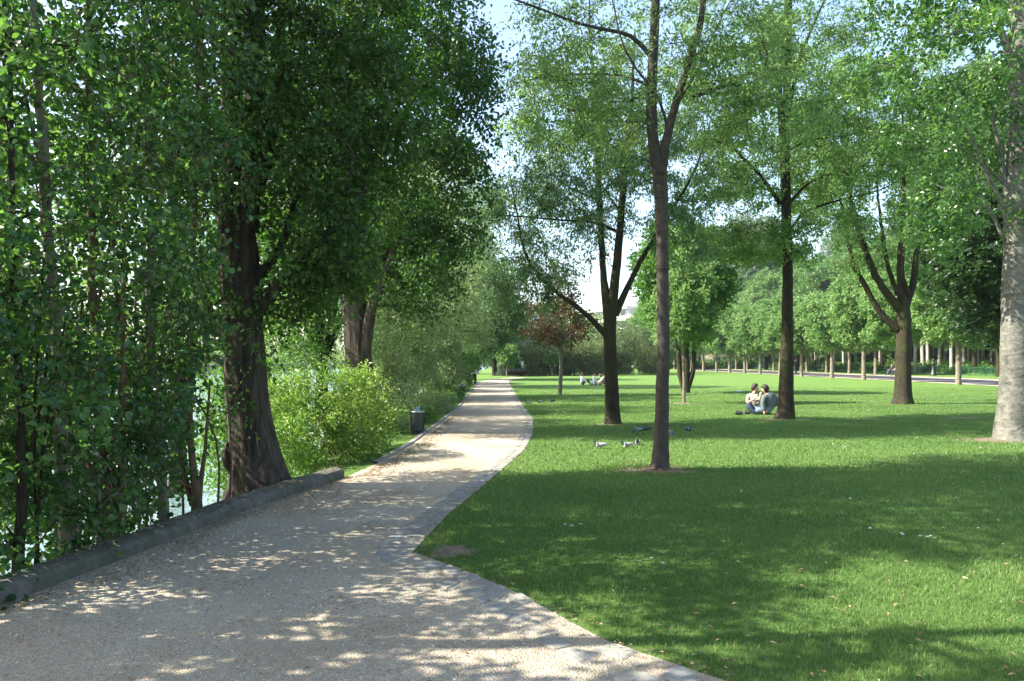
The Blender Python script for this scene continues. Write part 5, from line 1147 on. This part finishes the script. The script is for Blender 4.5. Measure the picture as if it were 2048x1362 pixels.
person('person in a mauve top bending forward, half hidden by the many-stemmed trunk', (gx + 1.72, gy + 2.2, 0), 0, sit(chest=(-.10, 0, .36), neck=(-.22, 0, .50), head=(-.32, 0, .60), sh_l=(-.14, .18, .46), sh_r=(-.14, -.18, .46), el_l=(-.26, .22, .26), el_r=(-.26, -.22, .26), wr_l=(-.44, .12, .18), wr_r=(-.44, -.12, .18), kn_l=(-.34, .2, .2), kn_r=(-.34, -.2, .2), an_l=(-.10, .1, .06), an_r=(-.10, -.1, .06), toe_l=(.05, .1, .04), toe_r=(.05, -.1, .04), hip_l=(-.06, .09, .1), hip_r=(-.06, -.09, .1)),
       [('shirt', ['torso', 'arm', 'fore'], 'mauve_cloth', .024), ('trousers', ['legs'], 'grey_cloth', .014)] + ST, 'hair_red', PG, .02, .95, face=3.1)
a, b_, _ = G(1200, 769.5); bagthing('hand_bag', 'tan leather bag on the grass beside the picnicking people', 'bag', (a, b_, .01), (.14, .10, .06), 'leather', 5)
# two on the bench, facing left
SB = dict(pelvis=(0, 0, .50), chest=(-.02, 0, .80), neck=(-.02, 0, .98), head=(-.05, 0, 1.13), sh_l=(-.02, .19, .92), sh_r=(-.02, -.19, .92), el_l=(-.16, .24, .68), el_r=(-.16, -.24, .68), wr_l=(-.36, .14, .66), wr_r=(-.36, -.14, .66),
          hip_l=(-.06, .09, .50), hip_r=(-.06, -.09, .50), kn_l=(-.46, .10, .54), kn_r=(-.46, -.12, .50), an_l=(-.55, .10, .10), an_r=(-.60, -.12, .10), toe_l=(-.72, .10, .04), toe_r=(-.78, -.12, .04))
person('person in dark jacket and blue jeans on the bench, farther of the two', (BX + .05, BY + .42, 0), 0, SB, [('jacket', ['torso', 'arm', 'fore'], 'dark_cloth', .022), ('jeans', ['legs'], 'jeans_dark', .014)] + ST, 'hair_red', 'people sitting on the bench', .02, 1.0, face=3.1)
person('person in pale pink top and dark trousers on the bench, nearer of the two', (BX + .22, BY - .35, 0), 0, SB, [('shirt', ['torso', 'arm', 'fore'], 'pink_cloth', .022), ('trousers', ['legs'], 'dark_cloth', .014)] + ST, 'hair_dark', 'people sitting on the bench', .04, 1.0, face=3.0)
a, b_, _ = G(1592, 749.6)
person('person in dark clothes walking along the promenade, half hidden by the mossy trunk', (a, b_, 0), 0,
       dict(pelvis=(0, 0, .95), chest=(.0, -.03, 1.28), neck=(0, -.04, 1.50), head=(0, -.05, 1.66), sh_l=(-.19, 0, 1.42), sh_r=(.19, 0, 1.42), el_l=(-.25, .05, 1.14), el_r=(.25, -.12, 1.14), wr_l=(-.24, -.14, .92), wr_r=(.24, .08, .90),
            hip_l=(-.09, 0, .90), hip_r=(.09, 0, .90), kn_l=(-.10, -.12, .50), kn_r=(.10, .06, .50), an_l=(-.10, -.10, .09), an_r=(.10, .28, .14), toe_l=(-.10, -.26, .04), toe_r=(.10, .16, .05)),
       [('jacket', ['torso', 'arm', 'fore'], 'dark_cloth', .026), ('trousers', ['legs'], 'dark_cloth', .014)] + ST, 'hair_red', None, .0, 1.05, face=-1.5)

# ------------------------------------------------------------------ pigeons
def pigeon(label, px, py, rz, pose, body='pig_grey', head='pig_dark', wing='pig_grey', s=1.0, seed=0):
    x, y, _ = G(px, py); root = empty('pigeon', (x, y, .0), label, 'pigeon', 'pigeons on the grass', rz); root.scale = (s * .82,) * 3
    H = {'stand': (.115, .20, .125), 'feed': (.135, .055, .115), 'rest': (.118, .145, .070)}[pose]; bz = H[2]
    tl = .02 if pose != 'feed' else .03
    pts = [(-.17, bz - .012 + tl, .012, .006), (-.11, bz + tl * .4, .028, .014), (-.05, bz, .046, .040), (.005, bz, .056, .050), (.052, bz + .006, .042, .042), (.5 * (.052 + H[0]) + .006, (bz + H[1]) * .5 + .002, .026, .027), (H[0], H[1], .023, .023), (H[0] + .018, H[1] + .002, .017, .017)]
    def skin(nm, pts, mats, split=None):
        me = bpy.data.meshes.new(nm); me.from_pydata([(a, 0, z) for a, z, *_ in pts], [(i, i + 1) for i in range(len(pts) - 1)], [])
        o = bpy.data.objects.new(nm, me); COL.objects.link(o); o.modifiers.new('s', 'SKIN'); q = o.modifiers.new('u', 'SUBSURF'); q.levels = 2; q.render_levels = 2
        b = bmesh.new(); b.from_mesh(me); b.verts.layers.skin.verify(); b.to_mesh(me); b.free()
        for i, p in enumerate(pts): me.skin_vertices[0].data[i].radius = (p[2], p[3]); me.skin_vertices[0].data[i].use_root = (i == 3)
        dg = bpy.context.evaluated_depsgraph_get(); nmx = bpy.data.meshes.new_from_object(o.evaluated_get(dg)); o.modifiers.clear(); o.data = nmx; bpy.data.meshes.remove(me)
        nmx.materials.clear(); [nmx.materials.append(M[m]) for m in mats]
        for p in nmx.polygons:
            p.use_smooth = True
            if split is not None and (p.center.x > split or p.center.x < -.13): p.material_index = 1
        o.parent = root; return o
    skin('body', pts, [body, head], .075)
    for sy in (-1, 1):
        b = bmesh.new(); bmesh.ops.create_uvsphere(b, u_segments=14, v_segments=8, radius=1)
        for v in b.verts:
            c = v.co.copy(); tpr = 1 - .45 * max(0, -c.x); v.co = Vector((c.x * .105 - .045, sy * (.040 + .016 * c.y * sy * tpr + .0), bz + .012 + c.z * .034 * tpr + .010 * c.x * -1))
        bmobj('wing', b, M[wing], root, True)
    b = bmesh.new(); dz = -.7 if pose == 'feed' else -.15; tubebm(b, [(H[0] + .03, 0, H[1]), (H[0] + .055, 0, H[1] + dz * .03)], [.007, .002], 6); bmobj('beak', b, M['beak'], root, True)
    if pose != 'rest':
        for sy in (-.02, .02):
            b = bmesh.new(); tubebm(b, [(.005, sy, bz - .045), (.0, sy, .03), (.005, sy, .004)], .0045, 6); tubebm(b, [(-.012, sy, .004), (.035, sy, .004)], .004, 5); bmobj('leg', b, M['pink'], root)
    return root
pigeon('pigeon with green-black neck and pale body, leftmost on the near sunny strip', 1200, 897, math.pi - .1, 'rest', 'pig_white', 'pig_dark', 'pig_white', 1.15)
pigeon('white spotted pigeon lying on the grass with a dark tail, in the sunny strip', 1254, 896, math.pi + .15, 'rest', 'pig_white', 'pig_dark', 'pig_white', 1.1)
pigeon('small grey-white pigeon facing the camera on the sunny strip', 1275, 890, -math.pi / 2 - .2, 'rest', 'pig_white', 'pig_dark', 'pig_grey', 1.1)
pigeon('grey pigeon pecking in the shade, left of the pair', 1275, 869, math.pi + .3, 'feed', 'pig_grey', 'pig_dark', 'pig_grey', 1.15)
pigeon('nearly black pigeon with raised tail, right of the shaded pair', 1291, 867, math.pi - .2, 'feed', 'pig_dark', 'pig_dark', 'pig_dark', 1.15)
pigeon('pale pigeon peeping out to the right of the nearest slim trunk', 1342, 874, -math.pi / 2, 'feed', 'pig_grey', 'pig_dark', 'pig_white', 1.1)
pigeon('dark blue-grey pigeon alone to the right of the nearest slim trunk', 1376, 867, .9, 'feed', 'pig_dark', 'pig_dark', 'pig_grey', 1.1)
pigeon('alert pigeon with white wing patch next to the path edge', 1056, 812, math.pi, 'stand', 'pig_grey', 'pig_dark', 'pig_white', 1.1)
pigeon('grey pigeon walking upright, middle of the three by the path', 1079, 810, math.pi, 'stand', 'pig_grey', 'pig_dark', 'pig_grey', 1.15)
pigeon('blackish pigeon standing upright, rightmost of the three by the path', 1104, 808, math.pi, 'stand', 'pig_dark', 'pig_dark', 'pig_dark', 1.15)

# daisies and scraps of white paper on the lawn
def daisies():
    g = np.random.default_rng(17); P0 = []
    for (px, py, n, s) in [(1150, 1051, 4, .05), (1843, 1074, 5, .06), (1736, 1059, 2, .03), (1305, 1118, 1, .01), (1325, 1128, 1, .01), (1707, 892, 3, .12), (1745, 930, 2, .1), (1100, 815, 10, .8), (1180, 800, 8, 1.5), (1520, 990, 2, .1), (1960, 1058, 1, .02), (1700, 998, 1, .02)]:
        c = G(px, py, .04)
        for _ in range(n): P0.append([c[0] + g.normal(0, s), c[1] + g.normal(0, s), .05])
    N = 90; y = g.uniform(11, 40, N); x = g.uniform(.8, 20, N); P0 += [[a, b, .05] for a, b in zip(x, y) if a < y.max()]
    V = []; F = []; n = 0
    for (x, y, z) in P0:
        r = .010 + .0006 * y
        V += [(x + r * math.cos(a), y + r * math.sin(a), z + (.004 if k % 2 else 0)) for k, a in enumerate(np.linspace(0, 6.283, 10, endpoint=False))]; F.append(list(range(n, n + 10))); n += 10
    tag(npmesh('daisies', np.array(V), np.array(F), M['white_paint']), 'tiny white daisies dotted over the lawn', 'daisies', kind='stuff')
daisies()

# ------------------------------------------------------------------ buildings at the back
def apartment():
    c0 = P(1290, 722, 185); c0[2] = 0
    root = empty('apartment_building', c0, 'white apartment building with long balconies behind the trees', 'building')
    root.rotation_euler = (0, 0, math.radians(22))
    # local: +x to the right along the shaded face, +y away along the sunlit left face
    def part(nm, m, fn, parent=root):
        b = bmesh.new(); fn(b); return bmobj(nm, b, M[m], parent)
    fl = 3.0
    part('wall', 'grey_render', lambda b: (box(b, 0.6, 26, .6, 40, 0, 12), box(b, .6, 24, 8, 40, 12, 15)))
    for k in range(1, 6):
        y0 = max(0, (k - 4) * 8)
        part('balcony', 'white_paint', lambda b: box(b, -1.2, 26 if k < 5 else 22, y0 - 1.2, 40.5, k * fl - .22, k * fl + .95 if k < 5 else k * fl + .3))
    for k in range(0, 5):
        for q in range(9):
            yy = 1.6 + q * 4.3
            if yy < max(0, (k - 3) * 8) + .8: continue
            w_ = part('window', 'white_paint', lambda b: box(b, .48, .60 - .003, yy, yy + 2.4, k * fl + .95, k * fl + 2.6)); w_['category'] = ''; del w_['category']
            part('pane', 'glass', lambda b: box(b, .44, .478, yy + .12, yy + 2.28, k * fl + 1.05, k * fl + 2.5), w_)
    for k in range(0, 4):
        for q in range(5):
            xx = 2 + q * 4.6
            w_ = part('window', 'white_paint', lambda b: box(b, xx, xx + 2.6, .48, .597, k * fl + .95, k * fl + 2.6)); part('pane', 'glass', lambda b: box(b, xx + .12, xx + 2.48, .44, .478, k * fl + 1.05, k * fl + 2.5), w_)
apartment()
def simple_house(name, label, px0, px1, d, h, mat, nwin, rows, depth=10, roof=None):
    x0 = (px0 - 1024) / FPX * d; x1 = (px1 - 1024) / FPX * d; root = empty(name, (x0, d, 0), label, 'building'); W = x1 - x0
    b = bmesh.new(); box(b, 0, W, 0, depth, 0, h); bmobj('wall', b, M[mat], root)
    b = bmesh.new(); box(b, -.3, W + .3, -.3, depth + .3, h, h + .35); bmobj('roof', b, M[roof or 'grey_render'], root)
    for r in range(rows):
        for k in range(nwin):
            a = W * (k + .5) / nwin; hh = h / rows
            b = bmesh.new(); box(b, a - .75, a + .75, -.06, -.003, hh * r + hh * .3, hh * r + hh * .82); f = bmobj('window', b, M['white_paint'], root)
            b = bmesh.new(); box(b, a - .62, a + .62, -.09, -.062, hh * r + hh * .34, hh * r + hh * .78); bmobj('pane', b, M['glass'], f)
simple_house('apartment_building', 'hazy pale grey tower block glimpsed above the end of the path', 1004, 1062, 195, 15, 'grey_render', 3, 5)
simple_house('garden_building', 'cream building glimpsed under the promenade limes', 1425, 1478, 168, 6.2, 'pale_render', 3, 2)
bm = bmesh.new(); box(bm, 0, 4.2, 0, .4, 0, 1.35, .02); tag(bmobj('garden_wall', bm, M['grey_render'], loc=(-.9, 104, 0)), 'short grey garden wall behind the sapling at the end of the path', 'wall')


HAZE = 1
if HAZE:
    _b = bmesh.new(); bmesh.ops.create_cube(_b, size=1)
    for _v in _b.verts: _v.co = Vector((100 + _v.co.x * 820, 320 + _v.co.y * 780, 19 + _v.co.z * 46))
    _m = bpy.data.materials.new('haze'); _m.use_nodes = True; _n = _m.node_tree; _n.nodes.clear()
    _pv = _n.nodes.new('ShaderNodeVolumePrincipled'); _pv.inputs['Density'].default_value = .00022; _pv.inputs['Color'].default_value = (.86, .93, 1, 1); _pv.inputs['Anisotropy'].default_value = .3
    _o = _n.nodes.new('ShaderNodeOutputMaterial'); _n.links.new(_pv.outputs[0], _o.inputs['Volume'])
    tag(bmobj('haze', _b, _m), kind='stuff')
